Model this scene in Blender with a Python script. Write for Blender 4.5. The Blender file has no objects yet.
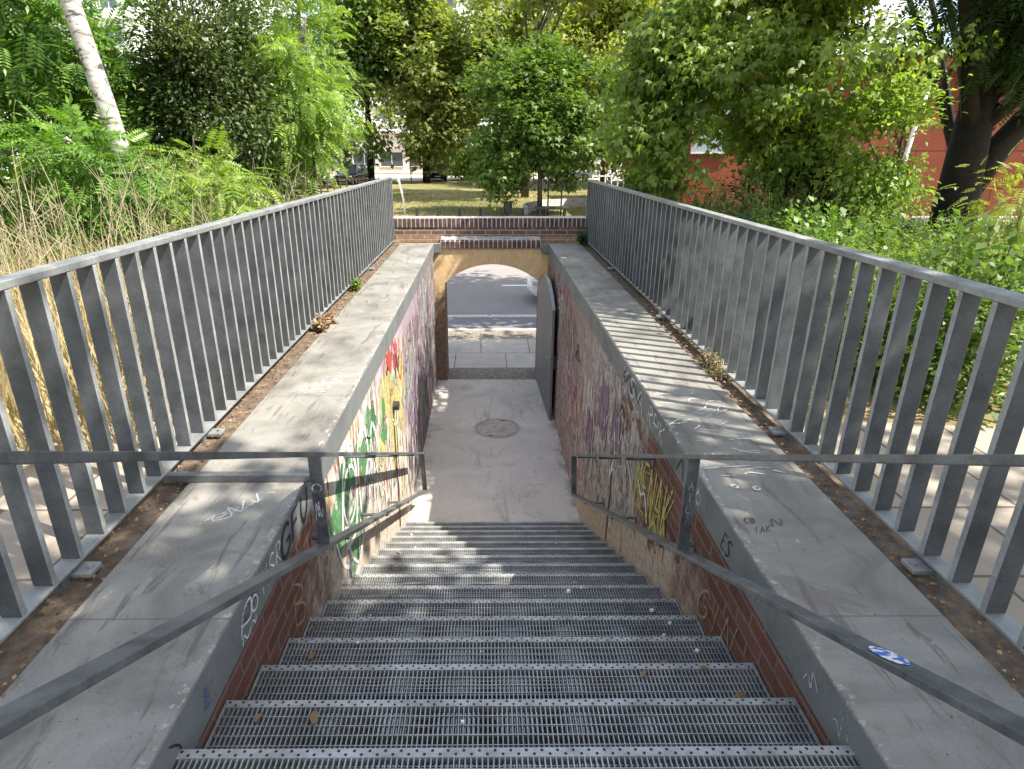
import bpy, bmesh, math, random
import numpy as np
from mathutils import Vector, Matrix
R = math.radians
rng = np.random.default_rng(7)
random.seed(7)
scene = bpy.context.scene
COL = scene.collection

# ------------------------------------------------------------------ helpers
class MB:
    """collects shapes, links them as ONE mesh object"""
    def __init__(s): s.v = []; s.f = []; s.sm = []
    def add(s, vs, fs, smooth=False):
        n = len(s.v); s.v += [tuple(p) for p in vs]
        s.f += [tuple(i + n for i in f) for f in fs]; s.sm += [smooth] * len(fs)
        return s
    def box(s, x0, x1, y0, y1, z0, z1):
        v = [(x0,y0,z0),(x1,y0,z0),(x1,y1,z0),(x0,y1,z0),(x0,y0,z1),(x1,y0,z1),(x1,y1,z1),(x0,y1,z1)]
        return s.add(v, [(0,3,2,1),(4,5,6,7),(0,1,5,4),(1,2,6,5),(2,3,7,6),(3,0,4,7)])
    def rbox(s, x0, x1, y0, y1, z0, z1, b=.004):
        bm = bmesh.new(); bmesh.ops.create_cube(bm, size=1)
        for v in bm.verts:
            v.co = Vector((x0+(v.co.x+.5)*(x1-x0), y0+(v.co.y+.5)*(y1-y0), z0+(v.co.z+.5)*(z1-z0)))
        bmesh.ops.bevel(bm, geom=bm.edges[:], offset=b, segments=2, profile=.5, affect='EDGES')
        bm.verts.index_update()
        s.add([v.co[:] for v in bm.verts], [[v.index for v in f.verts] for f in bm.faces]); bm.free(); return s
    def bar(s, a, b, w, t, side=(1,0,0), bev=.002):
        """rectangular bar from a to b; w along side, t along the third direction"""
        a = Vector(a); b = Vector(b); d = (b-a).normalized(); sx = Vector(side); sx = (sx - d*sx.dot(d)).normalized(); n = d.cross(sx)
        m = MB().rbox(-w/2, w/2, 0, (b-a).length, -t/2, t/2, bev)
        return s.add([a + sx*p[0] + d*p[1] + n*p[2] for p in m.v], m.f)
    def tube(s, pts, rad, n=6, cap=True):
        pts = [Vector(p) for p in pts]; rings = []
        if not hasattr(rad, '__len__'): rad = [rad]*len(pts)
        up = Vector((.31,.17,.93)); base = len(s.v)
        for i, p in enumerate(pts):
            d = (pts[min(i+1,len(pts)-1)] - pts[max(i-1,0)])
            d = d.normalized() if d.length > 1e-9 else Vector((0,0,1))
            u = d.cross(up)
            if u.length < 1e-3: u = d.cross(Vector((1,0,0)))
            u.normalize(); w = d.cross(u)
            rings.append([p + (u*math.cos(2*math.pi*k/n) + w*math.sin(2*math.pi*k/n))*rad[i] for k in range(n)])
        vs = [q for r in rings for q in r]; fs = []
        for i in range(len(pts)-1):
            for k in range(n):
                k2 = (k+1) % n
                fs.append((i*n+k, i*n+k2, (i+1)*n+k2, (i+1)*n+k))
        if cap: fs += [tuple(range(n))[::-1], tuple((len(pts)-1)*n+k for k in range(n))]
        return s.add(vs, fs, True)
    def cyl(s, c, r, h, n=24, axis='z', r2=None):
        r2 = r if r2 is None else r2; vs = []
        for (rr, t) in ((r,0),(r2,h)):
            for k in range(n):
                a = 2*math.pi*k/n; p = (math.cos(a)*rr, math.sin(a)*rr, t)
                if axis == 'x': p = (p[2],p[0],p[1])
                if axis == 'y': p = (p[1],p[2],p[0])
                vs.append((c[0]+p[0], c[1]+p[1], c[2]+p[2]))
        fs = [(k,(k+1)%n,n+(k+1)%n,n+k) for k in range(n)] + [tuple(range(n))[::-1], tuple(range(n,2*n))]
        return s.add(vs, fs)
    def prism(s, poly, fa, fb):
        """poly 2-D outline; fa / fb map it to the two end faces"""
        n = len(poly)
        return s.add([fa(*p) for p in poly] + [fb(*p) for p in poly],
                     [tuple(range(n)), tuple(range(2*n-1,n-1,-1))] + [(k, n+k, n+(k+1)%n, (k+1)%n) for k in range(n)])
    def build(s, name, mat, parent=None, fix=True):
        me = bpy.data.meshes.new(name); me.from_pydata(s.v, [], s.f); me.update()
        if fix and len(s.f) < 60000:
            bm = bmesh.new(); bm.from_mesh(me); bmesh.ops.recalc_face_normals(bm, faces=bm.faces[:]); bm.to_mesh(me); bm.free()
        if len(s.sm) == len(me.polygons): me.polygons.foreach_set('use_smooth', s.sm)
        return link(name, me, mat, parent)

def link(name, me, mat, parent=None):
    o = bpy.data.objects.new(name, me); COL.objects.link(o)
    if mat: me.materials.append(mat)
    if parent: o.parent = parent
    return o
def np_mesh(name, V, F, mat, parent=None):
    me = bpy.data.meshes.new(name); V = np.asarray(V, dtype=np.float32); F = np.asarray(F, dtype=np.int32)
    me.vertices.add(len(V)); me.vertices.foreach_set('co', V.ravel())
    k = F.shape[1]
    me.loops.add(F.size); me.loops.foreach_set('vertex_index', F.ravel())
    me.polygons.add(len(F)); me.polygons.foreach_set('loop_start', np.arange(0, F.size, k, dtype=np.int32))
    me.polygons.foreach_set('loop_total', np.full(len(F), k, dtype=np.int32))
    me.update(calc_edges=True); me.validate()
    return link(name, me, mat, parent)
def tag(o, label=None, cat=None, group=None, kind=None):
    if label: o['label'] = label
    if cat: o['category'] = cat
    if group: o['group'] = group
    if kind: o['kind'] = kind
    return o
def thing(name, label, cat, loc=(0,0,0), rz=0, group=None):
    o = bpy.data.objects.new(name, None); COL.objects.link(o); o.location = loc; o.rotation_euler = (0,0,rz)
    o.empty_display_size = .2
    return tag(o, label, cat, group)
def dup(o, parent=None):
    c = o.copy(); COL.objects.link(c); c.parent = parent
    for ch in o.children: dup(ch, c)
    return c

# ------------------------------------------------------------------ materials
class NT:
    def __init__(s, name):
        s.m = bpy.data.materials.new(name); s.m.use_nodes = True; s.t = s.m.node_tree; s.t.nodes.clear()
        s.out = s.n('ShaderNodeOutputMaterial')
    def n(s, typ, **kw):
        nd = s.t.nodes.new(typ)
        for k, v in kw.items(): setattr(nd, k, v)
        return nd
    def l(s, a, b): s.t.links.new(a, b)
    def val(s, sock, v):
        if isinstance(v, bpy.types.NodeSocket): s.l(v, sock)
        else: sock.default_value = v
    def math(s, op, a, b=0., clamp=False):
        nd = s.n('ShaderNodeMath', operation=op, use_clamp=clamp); s.val(nd.inputs[0], a); s.val(nd.inputs[1], b); return nd.outputs[0]
    def pos(s):
        return s.n('ShaderNodeTexCoord').outputs['Object']
    def xyz(s, v=None):
        nd = s.n('ShaderNodeSeparateXYZ'); s.l(v or s.pos(), nd.inputs[0]); return nd.outputs
    def comb(s, x, y, z=0.):
        nd = s.n('ShaderNodeCombineXYZ')
        for i, q in enumerate((x,y,z)): s.val(nd.inputs[i], q)
        return nd.outputs[0]
    def noise(s, scale, vec=None, detail=5., rough=.6, dist=0.):
        nd = s.n('ShaderNodeTexNoise'); s.l(vec or s.pos(), nd.inputs['Vector'])
        nd.inputs['Scale'].default_value = scale; nd.inputs['Detail'].default_value = detail
        nd.inputs['Roughness'].default_value = rough; nd.inputs['Distortion'].default_value = dist
        return nd.outputs['Fac']
    def ramp(s, fac, stops, interp='LINEAR'):
        nd = s.n('ShaderNodeValToRGB'); s.l(fac, nd.inputs[0]); cr = nd.color_ramp; cr.interpolation = interp
        while len(cr.elements) < len(stops): cr.elements.new(.5)
        for e, (p, c) in zip(cr.elements, stops):
            e.position = p; e.color = (*c, 1) if hasattr(c, '__len__') else (c,c,c,1)
        return nd.outputs[0]
    def smooth(s, v, a, b):
        nd = s.n('ShaderNodeMapRange', interpolation_type='SMOOTHSTEP'); s.val(nd.inputs[0], v)
        nd.inputs[1].default_value = a; nd.inputs[2].default_value = b; return nd.outputs[0]
    def mix(s, fac, a, b, blend='MIX'):
        nd = s.n('ShaderNodeMix', data_type='RGBA', blend_type=blend); s.val(nd.inputs[0], fac)
        for i, q in ((6,a),(7,b)):
            if isinstance(q, bpy.types.NodeSocket): s.l(q, nd.inputs[i])
            else: nd.inputs[i].default_value = (*q, 1) if hasattr(q,'__len__') else (q,q,q,1)
        return nd.outputs[2]
    def finish(s, col, rough=.7, bump=None, bstr=.3, bdist=.01, metal=0., spec=.4):
        p = s.n('ShaderNodeBsdfPrincipled')
        if isinstance(col, bpy.types.NodeSocket): s.l(col, p.inputs['Base Color'])
        else: p.inputs['Base Color'].default_value = (*col, 1)
        s.val(p.inputs['Roughness'], rough); s.val(p.inputs['Metallic'], metal)
        p.inputs['Specular IOR Level'].default_value = spec
        if bump is not None:
            b = s.n('ShaderNodeBump'); b.inputs['Strength'].default_value = bstr; b.inputs['Distance'].default_value = bdist
            s.l(bump, b.inputs['Height']); s.l(b.outputs[0], p.inputs['Normal'])
        s.l(p.outputs[0], s.out.inputs[0]); return s.m

def mottled(name, c1, c2, scale=6., rough=.75, bstr=.15, metal=0., fine=60., c3=None, spec=.4, lo=.35, hi=.65):
    t = NT(name); wp = t.n('ShaderNodeNewGeometry').outputs['Position']; a = t.noise(scale, wp); f = t.noise(fine, wp, 3.); g = t.noise(scale*.23, wp, 4.)
    col = t.ramp(a, [(lo,c1),(hi,c2)] if c3 is None else [(lo-.08,c1),(.5,c2),(hi+.08,c3)])
    col = t.mix(.35, col, t.ramp(f, [(.3,.35),(.7,.75)]), 'OVERLAY')
    col = t.mix(.3, col, t.ramp(g, [(.35,.32),(.65,.68)]), 'OVERLAY')
    return t.finish(col, t.ramp(a, [(.3,max(0,rough-.1)),(.7,min(1,rough+.1))]), f, bstr, .004, metal, spec)

M = {}
M['steel'] = mottled('galvanised_steel', (.10,.112,.122), (.16,.172,.182), 5, .48, .08, .3, 90)
M['blade'] = mottled('dark_painted_blade', (.06,.068,.074), (.108,.117,.124), 6, .5, .06, .25, 90)
M['pale_edge'] = mottled('pale_blade_edge', (.22,.23,.232), (.33,.34,.338), 9, .45, .06, .25, 90)
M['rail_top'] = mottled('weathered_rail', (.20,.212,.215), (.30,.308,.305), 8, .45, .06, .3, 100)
M['steel_light'] = mottled('worn_steel', (.25,.255,.255), (.37,.375,.37), 9, .45, .06, .35, 120)
M['rail_dark'] = mottled('handrail_steel', (.085,.093,.098), (.185,.195,.20), 9, .38, .06, .4, 110)
M['gate'] = mottled('gate_paint', (.13,.14,.15), (.19,.2,.21), 3, .5, .05, .1, 80)
M['black'] = mottled('dark_metal', (.02,.02,.022), (.04,.04,.042), 8, .5, .05)
M['soil'] = mottled('soil', (.04,.028,.02), (.11,.08,.056), 14, .95, .9, 0, 120, (.19,.145,.105))
M['asphalt'] = mottled('asphalt', (.19,.178,.172), (.225,.21,.2), .8, .9, .3, 0, 160)
M['gutter'] = mottled('cycle_lane', (.16,.158,.165), (.185,.182,.188), 1.5, .9, .3, 0, 130)
M['kerb'] = mottled('granite', (.38,.36,.34), (.5,.48,.46), 9, .8, .3, 0, 160)
M['white_line'] = mottled('road_paint', (.7,.7,.68), (.82,.82,.8), 9, .7, .1)
M['gravel'] = mottled('gravel', (.055,.043,.034), (.18,.15,.12), 32, .95, 1., 0, 120, (.40,.35,.29))
M['sand'] = mottled('sandy_street', (.5,.43,.33), (.6,.53,.43), 1.2, .95, .2)
M['plaster_white'] = mottled('white_render', (.62,.62,.62), (.74,.74,.73), 2, .85, .1)
M['pink'] = mottled('pale_pink_render', (.60,.50,.47), (.7,.61,.58), 2, .85, .1)
M['glass'] = NT('window_glass').finish((.07,.085,.1), .12, spec=.8)
M['grey_glass'] = NT('blind_window').finish((.2,.24,.27), .3, spec=.5)
M['white_paint'] = mottled('white_pipe', (.68,.68,.66), (.8,.8,.78), 6, .5, .05)
M['car_white'] = NT('white_car_paint').finish((.72,.72,.70), .22, spec=.6)
M['car_dark'] = NT('dark_car_paint').finish((.02,.021,.025), .2, spec=.6)
M['rubber'] = NT('rubber').finish((.018,.018,.018), .8)
M['chrome'] = NT('alloy').finish((.5,.5,.52), .3, metal=.8)
M['lamp'] = NT('lamp_glass').finish((.6,.6,.6), .15, spec=.8)
M['bark'] = mottled('dark_bark', (.009,.008,.007), (.028,.024,.02), 14, .95, 1., 0, 60)
M['bark_mid'] = mottled('brown_bark', (.05,.04,.03), (.11,.09,.07), 14, .95, 1., 0, 60)
M['litter_pale'] = mottled('pale_scrap', (.62,.6,.56), (.8,.78,.74), 30, .8, .1)

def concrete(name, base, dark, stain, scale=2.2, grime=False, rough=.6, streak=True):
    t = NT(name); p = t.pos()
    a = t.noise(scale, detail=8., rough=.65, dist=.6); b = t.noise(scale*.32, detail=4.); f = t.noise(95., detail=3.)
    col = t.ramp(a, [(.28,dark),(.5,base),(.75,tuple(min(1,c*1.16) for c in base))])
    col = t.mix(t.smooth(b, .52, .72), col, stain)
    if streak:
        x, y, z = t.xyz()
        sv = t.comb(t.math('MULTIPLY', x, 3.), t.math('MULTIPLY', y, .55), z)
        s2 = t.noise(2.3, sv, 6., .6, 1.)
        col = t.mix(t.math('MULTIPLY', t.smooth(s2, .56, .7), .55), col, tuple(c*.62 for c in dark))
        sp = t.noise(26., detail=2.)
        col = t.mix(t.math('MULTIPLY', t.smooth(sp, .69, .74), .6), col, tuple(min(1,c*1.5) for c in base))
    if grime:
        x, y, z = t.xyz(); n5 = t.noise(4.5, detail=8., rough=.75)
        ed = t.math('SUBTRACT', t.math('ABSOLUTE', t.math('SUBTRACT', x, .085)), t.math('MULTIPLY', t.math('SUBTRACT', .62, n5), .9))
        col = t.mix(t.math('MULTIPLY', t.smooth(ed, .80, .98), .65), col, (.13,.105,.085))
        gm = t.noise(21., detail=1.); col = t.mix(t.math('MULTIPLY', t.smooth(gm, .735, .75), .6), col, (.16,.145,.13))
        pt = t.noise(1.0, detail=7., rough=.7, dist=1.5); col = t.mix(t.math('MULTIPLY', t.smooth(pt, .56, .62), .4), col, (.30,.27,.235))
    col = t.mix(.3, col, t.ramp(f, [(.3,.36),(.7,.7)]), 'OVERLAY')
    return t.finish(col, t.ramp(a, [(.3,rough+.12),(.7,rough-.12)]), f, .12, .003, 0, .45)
def coping_top_mat():
    # concrete with cast joints every 2.1 m
    t = NT('coping_concrete'); x, y, z = t.xyz()
    a = t.noise(1.7, detail=9., rough=.62, dist=.8); b = t.noise(.6, detail=4.); f = t.noise(110., detail=3.)
    col = t.ramp(a, [(.30,(.10,.096,.084)),(.47,(.19,.184,.164)),(.66,(.275,.267,.24))])
    col = t.mix(t.math('MULTIPLY', t.smooth(b, .5, .68), .55), col, (.17,.155,.135))
    s2 = t.noise(3., t.comb(t.math('MULTIPLY', x, 4.), t.math('MULTIPLY', y, .6), z), 6., .62, 1.2)
    col = t.mix(t.math('MULTIPLY', t.smooth(s2, .54, .66), .7), col, (.085,.073,.062))
    s5 = t.noise(1.1, detail=9., rough=.7, dist=2.5); col = t.mix(t.math('MULTIPLY', t.smooth(s5, .57, .61), .5), col, (.13,.105,.085))
    sp = t.noise(40., detail=2.); col = t.mix(t.math('MULTIPLY', t.smooth(sp, .68, .72), .7), col, (.07,.065,.055))
    s3 = t.noise(9., t.comb(t.math('MULTIPLY', x, 1.), t.math('MULTIPLY', y, .5), z), 6., .7, 2.)
    col = t.mix(t.math('MULTIPLY', t.smooth(s3, .64, .69), .55), col, (.42,.41,.39))
    # dirt creeping in from the soil side
    ax = t.math('ABSOLUTE', t.math('SUBTRACT', x, .085))
    e = t.math('ADD', ax, t.math('MULTIPLY', t.noise(5., detail=5.), .22))
    col = t.mix(t.math('MULTIPLY', t.smooth(e, 1.56, 1.68), .75), col, (.16,.115,.08))
    ch = t.math('MULTIPLY', t.smooth(t.noise(24., detail=5., rough=.7), .54, .6), t.math('SUBTRACT', 1., t.smooth(t.math('ADD', t.math('ABSOLUTE', x), t.math('MULTIPLY', t.noise(6.), .03)), .022, .045)))
    col = t.mix(t.math('MULTIPLY', ch, .8), col, (.40,.38,.35))
    mo = t.math('MULTIPLY', t.smooth(t.noise(7., detail=8., rough=.75, dist=.8), .6, .66), t.smooth(t.noise(.9, detail=3.), .45, .6))
    col = t.mix(t.math('MULTIPLY', mo, .6), col, (.075,.08,.05))
    j = t.math('ABSOLUTE', t.math('SUBTRACT', t.math('FRACT', t.math('DIVIDE', t.math('ADD', y, .35), 2.1)), .5))
    col = t.mix(t.math('MULTIPLY', t.smooth(j, .4975, .4988), .6), col, (.08,.075,.07))
    col = t.mix(.3, col, t.ramp(f, [(.3,.36),(.7,.7)]), 'OVERLAY')
    return t.finish(col, t.ramp(a, [(.3,.62),(.7,.42)]), f, .12, .003, 0, .5)
M['coping'] = coping_top_mat()
M['coping_face'] = concrete('coping_face', (.15,.158,.16), (.09,.098,.105), (.185,.19,.185), 1.6, rough=.6)
M['landing'] = concrete('landing_screed', (.50,.47,.43), (.40,.37,.34), (.46,.43,.39), 1.4, grime=True, rough=.75)
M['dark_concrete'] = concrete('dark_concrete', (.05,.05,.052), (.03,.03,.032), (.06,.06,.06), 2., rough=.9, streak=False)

def brick_nodes(t, ua, va, c1, c2, mortar, bw=.24, bh=.078, msize=.008):
    br = t.n('ShaderNodeTexBrick'); t.l(t.comb(ua, va, 0.), br.inputs['Vector'])
    br.inputs['Color1'].default_value = (*c1,1); br.inputs['Color2'].default_value = (*c2,1); br.inputs['Mortar'].default_value = (*mortar,1)
    br.inputs['Scale'].default_value = 1.; br.inputs['Mortar Size'].default_value = msize; br.inputs['Mortar Smooth'].default_value = .15
    br.inputs['Brick Width'].default_value = bw; br.inputs['Row Height'].default_value = bh; br.inputs['Bias'].default_value = 0.
    return br.outputs['Color'], br.outputs['Fac']

def stair_wall_mat(name, side):
    """old red brick with flaking paint layers; coordinates are metres along and up the wall"""
    t = NT(name); x, y, z = t.xyz()
    bc, bf = brick_nodes(t, y, z, (.125,.052,.037), (.175,.073,.053), (.18,.14,.12))
    n1 = t.noise(3.2, detail=7., rough=.65); n2 = t.noise(14., detail=5., rough=.7); f = t.noise(70., detail=3.)
    col = t.mix(.4, bc, t.ramp(n2, [(.3,.3),(.7,.72)]), 'OVERLAY')
    above = t.math('ADD', t.math('ADD', z, .11), t.math('MULTIPLY', t.math('SUBTRACT', y, 1.33), .492))   # height above the nosings
    # vertical drip coordinates
    drip = t.noise(7., t.comb(x, t.math('MULTIPLY', y, 2.2), t.math('MULTIPLY', z, .5)), 7., .7, .6)
    yn = t.math('ADD', y, t.math('MULTIPLY', t.math('SUBTRACT', n1, .5), 1.6))
    if side == 'left':
        # worn white-green cover, yellowish further on, grey-violet at the far end
        zone = t.math('MULTIPLY', t.smooth(yn, 2.75, 3.15), 1.)
        pc = t.ramp(t.noise(2.1, detail=6., rough=.6, dist=1.), [(.31,(.10,.22,.11)),(.40,(.40,.46,.37)),(.47,(.62,.60,.55)),(.55,(.5,.46,.40)),(.63,(.55,.48,.24)),(.72,(.36,.25,.20))])
        col = t.mix(t.math('MULTIPLY', zone, t.smooth(drip, .40, .54)), col, pc)
        far = t.smooth(yn, 6.1, 6.9)
        fc = t.ramp(drip, [(.36,(.05,.038,.036)),(.47,(.16,.125,.12)),(.56,(.27,.235,.25)),(.66,(.52,.48,.46))])
        col = t.mix(t.math('MULTIPLY', far, t.smooth(n2, .34, .46)), col, fc)
        # violet strip near the top
        vi = t.math('MULTIPLY', t.smooth(z, -.55, -.28), t.math('MULTIPLY', t.smooth(yn, 4.5, 5.1), t.math('SUBTRACT', 1., t.smooth(yn, 7.6, 8.2))))
        col = t.mix(t.math('MULTIPLY', vi, .6), col, (.36,.27,.35))
    else:
        drip = t.noise(8., t.comb(x, t.math('MULTIPLY', y, 1.6), t.math('MULTIPLY', z, .9)), 8., .74, 1.2)
        zone = t.math('MULTIPLY', t.smooth(yn, 3.5, 4.1), t.math('SUBTRACT', 1., t.smooth(yn, 6.8, 7.6)))
        pc = t.ramp(drip, [(.36,(.08,.07,.07)),(.45,(.24,.215,.205)),(.56,(.40,.38,.365)),(.68,(.60,.58,.55))])
        col = t.mix(t.math('MULTIPLY', zone, t.smooth(t.noise(2.6, detail=7., rough=.68, dist=1.2), .37, .46)), col, pc)
        far = t.math('MULTIPLY', t.smooth(yn, 5.4, 6.4), t.math('SUBTRACT', 1., t.smooth(z, -1.3, -.6)))
        fc = t.ramp(drip, [(.36,(.10,.055,.05)),(.46,(.28,.17,.155)),(.55,(.42,.36,.35)),(.68,(.58,.54,.52))])
        col = t.mix(t.math('MULTIPLY', far, t.smooth(n2, .32, .44)), col, fc)
        top = t.math('MULTIPLY', t.smooth(yn, 5.6, 6.4), t.smooth(z, -1.1, -.6))
        col = t.mix(t.math('MULTIPLY', top, t.smooth(t.noise(3., detail=6., rough=.7), .4, .55)), col, (.31,.235,.21))
    # spalled render near the treads
    pe = t.math('SUBTRACT', above, t.math('MULTIPLY', t.math('SUBTRACT', t.noise(4.2, detail=8., rough=.7), .5), 1.3))
    peel = t.math('MULTIPLY', t.math('SUBTRACT', 1., t.smooth(pe, .28, .36)), t.smooth(yn, 2.5, 3.2))
    pl = t.ramp(t.noise(19., detail=6., rough=.7), [(.32,(.22,.15,.12)),(.46,(.44,.36,.29)),(.66,(.56,.49,.41))])
    col = t.mix(peel, col, pl)
    # stains
    st = t.noise(4., t.comb(x, t.math('MULTIPLY', y, 3.), t.math('MULTIPLY', z, .35)), 6., .65, .4)
    col = t.mix(t.math('MULTIPLY', t.smooth(st, .6, .7), .6), col, (.05,.04,.036))
    hb = t.math('ADD', t.math('MULTIPLY', bf, -.8), t.math('ADD', t.math('MULTIPLY', n2, .9), t.math('MULTIPLY', peel, .5)))
    return t.finish(col, .85, hb, .7, .012, 0, .25)
M['wall_left'] = stair_wall_mat('left_stair_wall', 'left'); M['wall_right'] = stair_wall_mat('right_stair_wall', 'right')

def plain_brick(name, c1, c2, mo, axes='xz', bw=.24, bh=.078, ms=.011):
    t = NT(name); q = t.xyz(); d = dict(x=q[0], y=q[1], z=q[2])
    bc, bf = brick_nodes(t, d[axes[0]], d[axes[1]], c1, c2, mo, bw, bh, ms)
    n2 = t.noise(16., detail=5., rough=.7)
    col = t.mix(.45, bc, t.ramp(n2, [(.3,.28),(.7,.72)]), 'OVERLAY')
    return t.finish(col, .85, t.math('ADD', t.math('MULTIPLY', bf, -.8), t.math('MULTIPLY', n2, .5)), .7, .01, 0, .3)
M['street_brick'] = plain_brick('parapet_brick', (.13,.072,.055), (.19,.105,.08), (.30,.27,.235))
M['orange_brick'] = plain_brick('orange_brick', (.30,.17,.095), (.36,.21,.12), (.38,.30,.22))
M['dark_header'] = mottled('dark_header_brick', (.05,.03,.03), (.15,.085,.07), 8, .8, .3, 0, 60)
M['lit_header'] = mottled('sky_lit_header_top', (.24,.20,.19), (.5,.46,.44), 9, .85, .3, 0, 60)  # skylight on the upper brick faces, put into a paler colour
M['pale_mortar'] = mottled('pale_mortar', (.42,.39,.36), (.55,.52,.48), 12, .9, .4)
def yellow_arch():
    t = NT('yellow_arch_brick'); x, y, z = t.xyz()
    # radial bricks about the arch centre
    ang = t.math('ARCTAN2', x, t.math('SUBTRACT', z, .93)); rad = t.math('SQRT', t.math('ADD', t.math('POWER', x, 2.), t.math('POWER', t.math('SUBTRACT', z, .93), 2.)))
    bc, bf = brick_nodes(t, rad, t.math('MULTIPLY', ang, 1.3), (.60,.42,.22), (.66,.47,.26), (.55,.40,.23), .36, .075, .006)
    n2 = t.noise(9., detail=6., rough=.7)
    col = t.mix(.45, bc, t.ramp(n2, [(.3,.3),(.7,.7)]), 'OVERLAY')
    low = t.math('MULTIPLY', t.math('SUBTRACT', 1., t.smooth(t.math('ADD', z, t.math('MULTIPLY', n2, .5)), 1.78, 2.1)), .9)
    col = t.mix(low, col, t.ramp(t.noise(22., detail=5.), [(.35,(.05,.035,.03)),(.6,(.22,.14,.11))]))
    return t.finish(col, .85, t.math('ADD', t.math('MULTIPLY', bf, -.7), n2), .5, .008, 0, .3)
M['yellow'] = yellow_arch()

def paving(name, c1, c2, joint, w, h, axes='xy', off=(0,0)):
    t = NT(name); q = t.xyz()
    u = t.math('ADD', q[0], off[0]); v = t.math('ADD', q[1], off[1])
    bc, bf = brick_nodes(t, u, v, c1, c2, joint, w, h, .009)
    n = t.noise(3., detail=7., rough=.65); f = t.noise(80., detail=2.)
    col = t.mix(.45, bc, t.ramp(n, [(.3,.32),(.7,.68)]), 'OVERLAY')
    return t.finish(col, .9, t.math('ADD', t.math('MULTIPLY', bf, -.6), t.math('MULTIPLY', f, .5)), .4, .006, 0, .3)
M['slabs'] = paving('pavement_slabs', (.40,.365,.315), (.45,.41,.355), (.12,.1,.08), 1.05, 1.0, off=(.12,.39))
M['path_slabs'] = paving('path_slabs', (.27,.235,.19), (.33,.285,.23), (.12,.10,.08), .5, .5)

def grass_ground(name, c1, c2, c3, sc):
    t = NT(name); a = t.noise(sc, detail=8., rough=.65); b = t.noise(sc*14, detail=4.); 
    col = t.ramp(a, [(.32,c1),(.5,c2),(.68,c3)])
    col = t.mix(.5, col, t.ramp(b, [(.3,.3),(.7,.7)]), 'OVERLAY')
    return t.finish(col, .95, b, .8, .04, 0, .15)
M['lawn'] = grass_ground('dry_lawn', (.12,.12,.05), (.205,.185,.08), (.30,.25,.125), .16)
M['rough_ground'] = grass_ground('rough_ground', (.12,.09,.045), (.26,.20,.10), (.34,.27,.14), .7)

def red_panel():
    t = NT('red_facade_panels'); x, y, z = t.xyz()
    u = t.math('ADD', x, y)
    bc, bf = brick_nodes(t, u, z, (.15,.045,.026), (.18,.056,.032), (.06,.02,.014), 2.4, 1.5, .02)
    n = t.noise(1.3, detail=5.)
    col = t.mix(.3, bc, t.ramp(n, [(.3,.35),(.7,.65)]), 'OVERLAY')
    return t.finish(col, .9, bf, .3, .01, 0, .08)
M['red'] = red_panel()

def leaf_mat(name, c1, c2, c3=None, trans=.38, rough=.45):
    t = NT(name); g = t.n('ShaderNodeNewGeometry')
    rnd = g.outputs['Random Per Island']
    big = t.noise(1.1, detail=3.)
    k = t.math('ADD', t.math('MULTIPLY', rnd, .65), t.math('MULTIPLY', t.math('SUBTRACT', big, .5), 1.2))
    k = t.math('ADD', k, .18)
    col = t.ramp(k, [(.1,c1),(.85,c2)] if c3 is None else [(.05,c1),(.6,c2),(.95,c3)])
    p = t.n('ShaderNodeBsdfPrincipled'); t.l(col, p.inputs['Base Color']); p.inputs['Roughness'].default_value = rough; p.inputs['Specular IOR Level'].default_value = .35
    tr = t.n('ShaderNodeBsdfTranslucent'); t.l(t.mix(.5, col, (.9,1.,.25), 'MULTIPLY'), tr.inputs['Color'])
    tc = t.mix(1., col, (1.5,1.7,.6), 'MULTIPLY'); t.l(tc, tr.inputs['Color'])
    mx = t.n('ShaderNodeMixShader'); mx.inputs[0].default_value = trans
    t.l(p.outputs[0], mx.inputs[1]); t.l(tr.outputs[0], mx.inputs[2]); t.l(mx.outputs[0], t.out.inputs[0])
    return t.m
M['lf_ailanthus'] = leaf_mat('ailanthus_leaf', (.055,.13,.02), (.13,.24,.04), (.20,.31,.06))
M['lf_lime'] = leaf_mat('lime_leaf', (.10,.18,.03), (.19,.29,.05), (.32,.41,.09))
M['lf_dark'] = leaf_mat('dark_leaf', (.035,.06,.02), (.08,.115,.04), (.17,.20,.09), .25, .35)
M['lf_maple'] = leaf_mat('maple_leaf', (.05,.095,.02), (.11,.18,.035), (.19,.26,.05), .38)
M['lf_olive'] = leaf_mat('olive_leaf', (.11,.15,.04), (.21,.25,.07), (.34,.34,.11), .4)
M['lf_mid'] = leaf_mat('mid_leaf', (.055,.10,.025), (.12,.185,.045), (.20,.26,.07), .36)
M['lf_bigtree'] = leaf_mat('broad_leaf', (.085,.135,.025), (.18,.25,.045), (.31,.37,.09), .48)
M['lf_shade'] = leaf_mat('shaded_leaf', (.022,.05,.016), (.045,.085,.026), (.075,.12,.034), .3)  # shade of deep foliage put into a darker leaf colour
M['lf_yellow'] = leaf_mat('yellow_green_leaf', (.16,.20,.04), (.27,.30,.06), (.38,.37,.09), .4)
M['lf_herb'] = leaf_mat('herb_leaf', (.055,.11,.022), (.13,.21,.045), (.22,.29,.08), .38)
M['lf_bright'] = leaf_mat('bright_leaf', (.12,.20,.035), (.22,.31,.06), (.36,.42,.12), .42)
M['straw'] = leaf_mat('straw', (.24,.18,.09), (.38,.30,.165), (.50,.43,.27), .2, .7)
M['stalk'] = leaf_mat('dry_stalk', (.20,.17,.10), (.36,.31,.19), (.48,.43,.30), .05, .8)
M['litter'] = leaf_mat('leaf_litter', (.10,.055,.03), (.24,.15,.075), (.40,.30,.18), .1, .85)
M['turf'] = leaf_mat('turf_blade', (.12,.115,.03), (.24,.21,.07), (.34,.28,.11), .25, .8)

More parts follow.
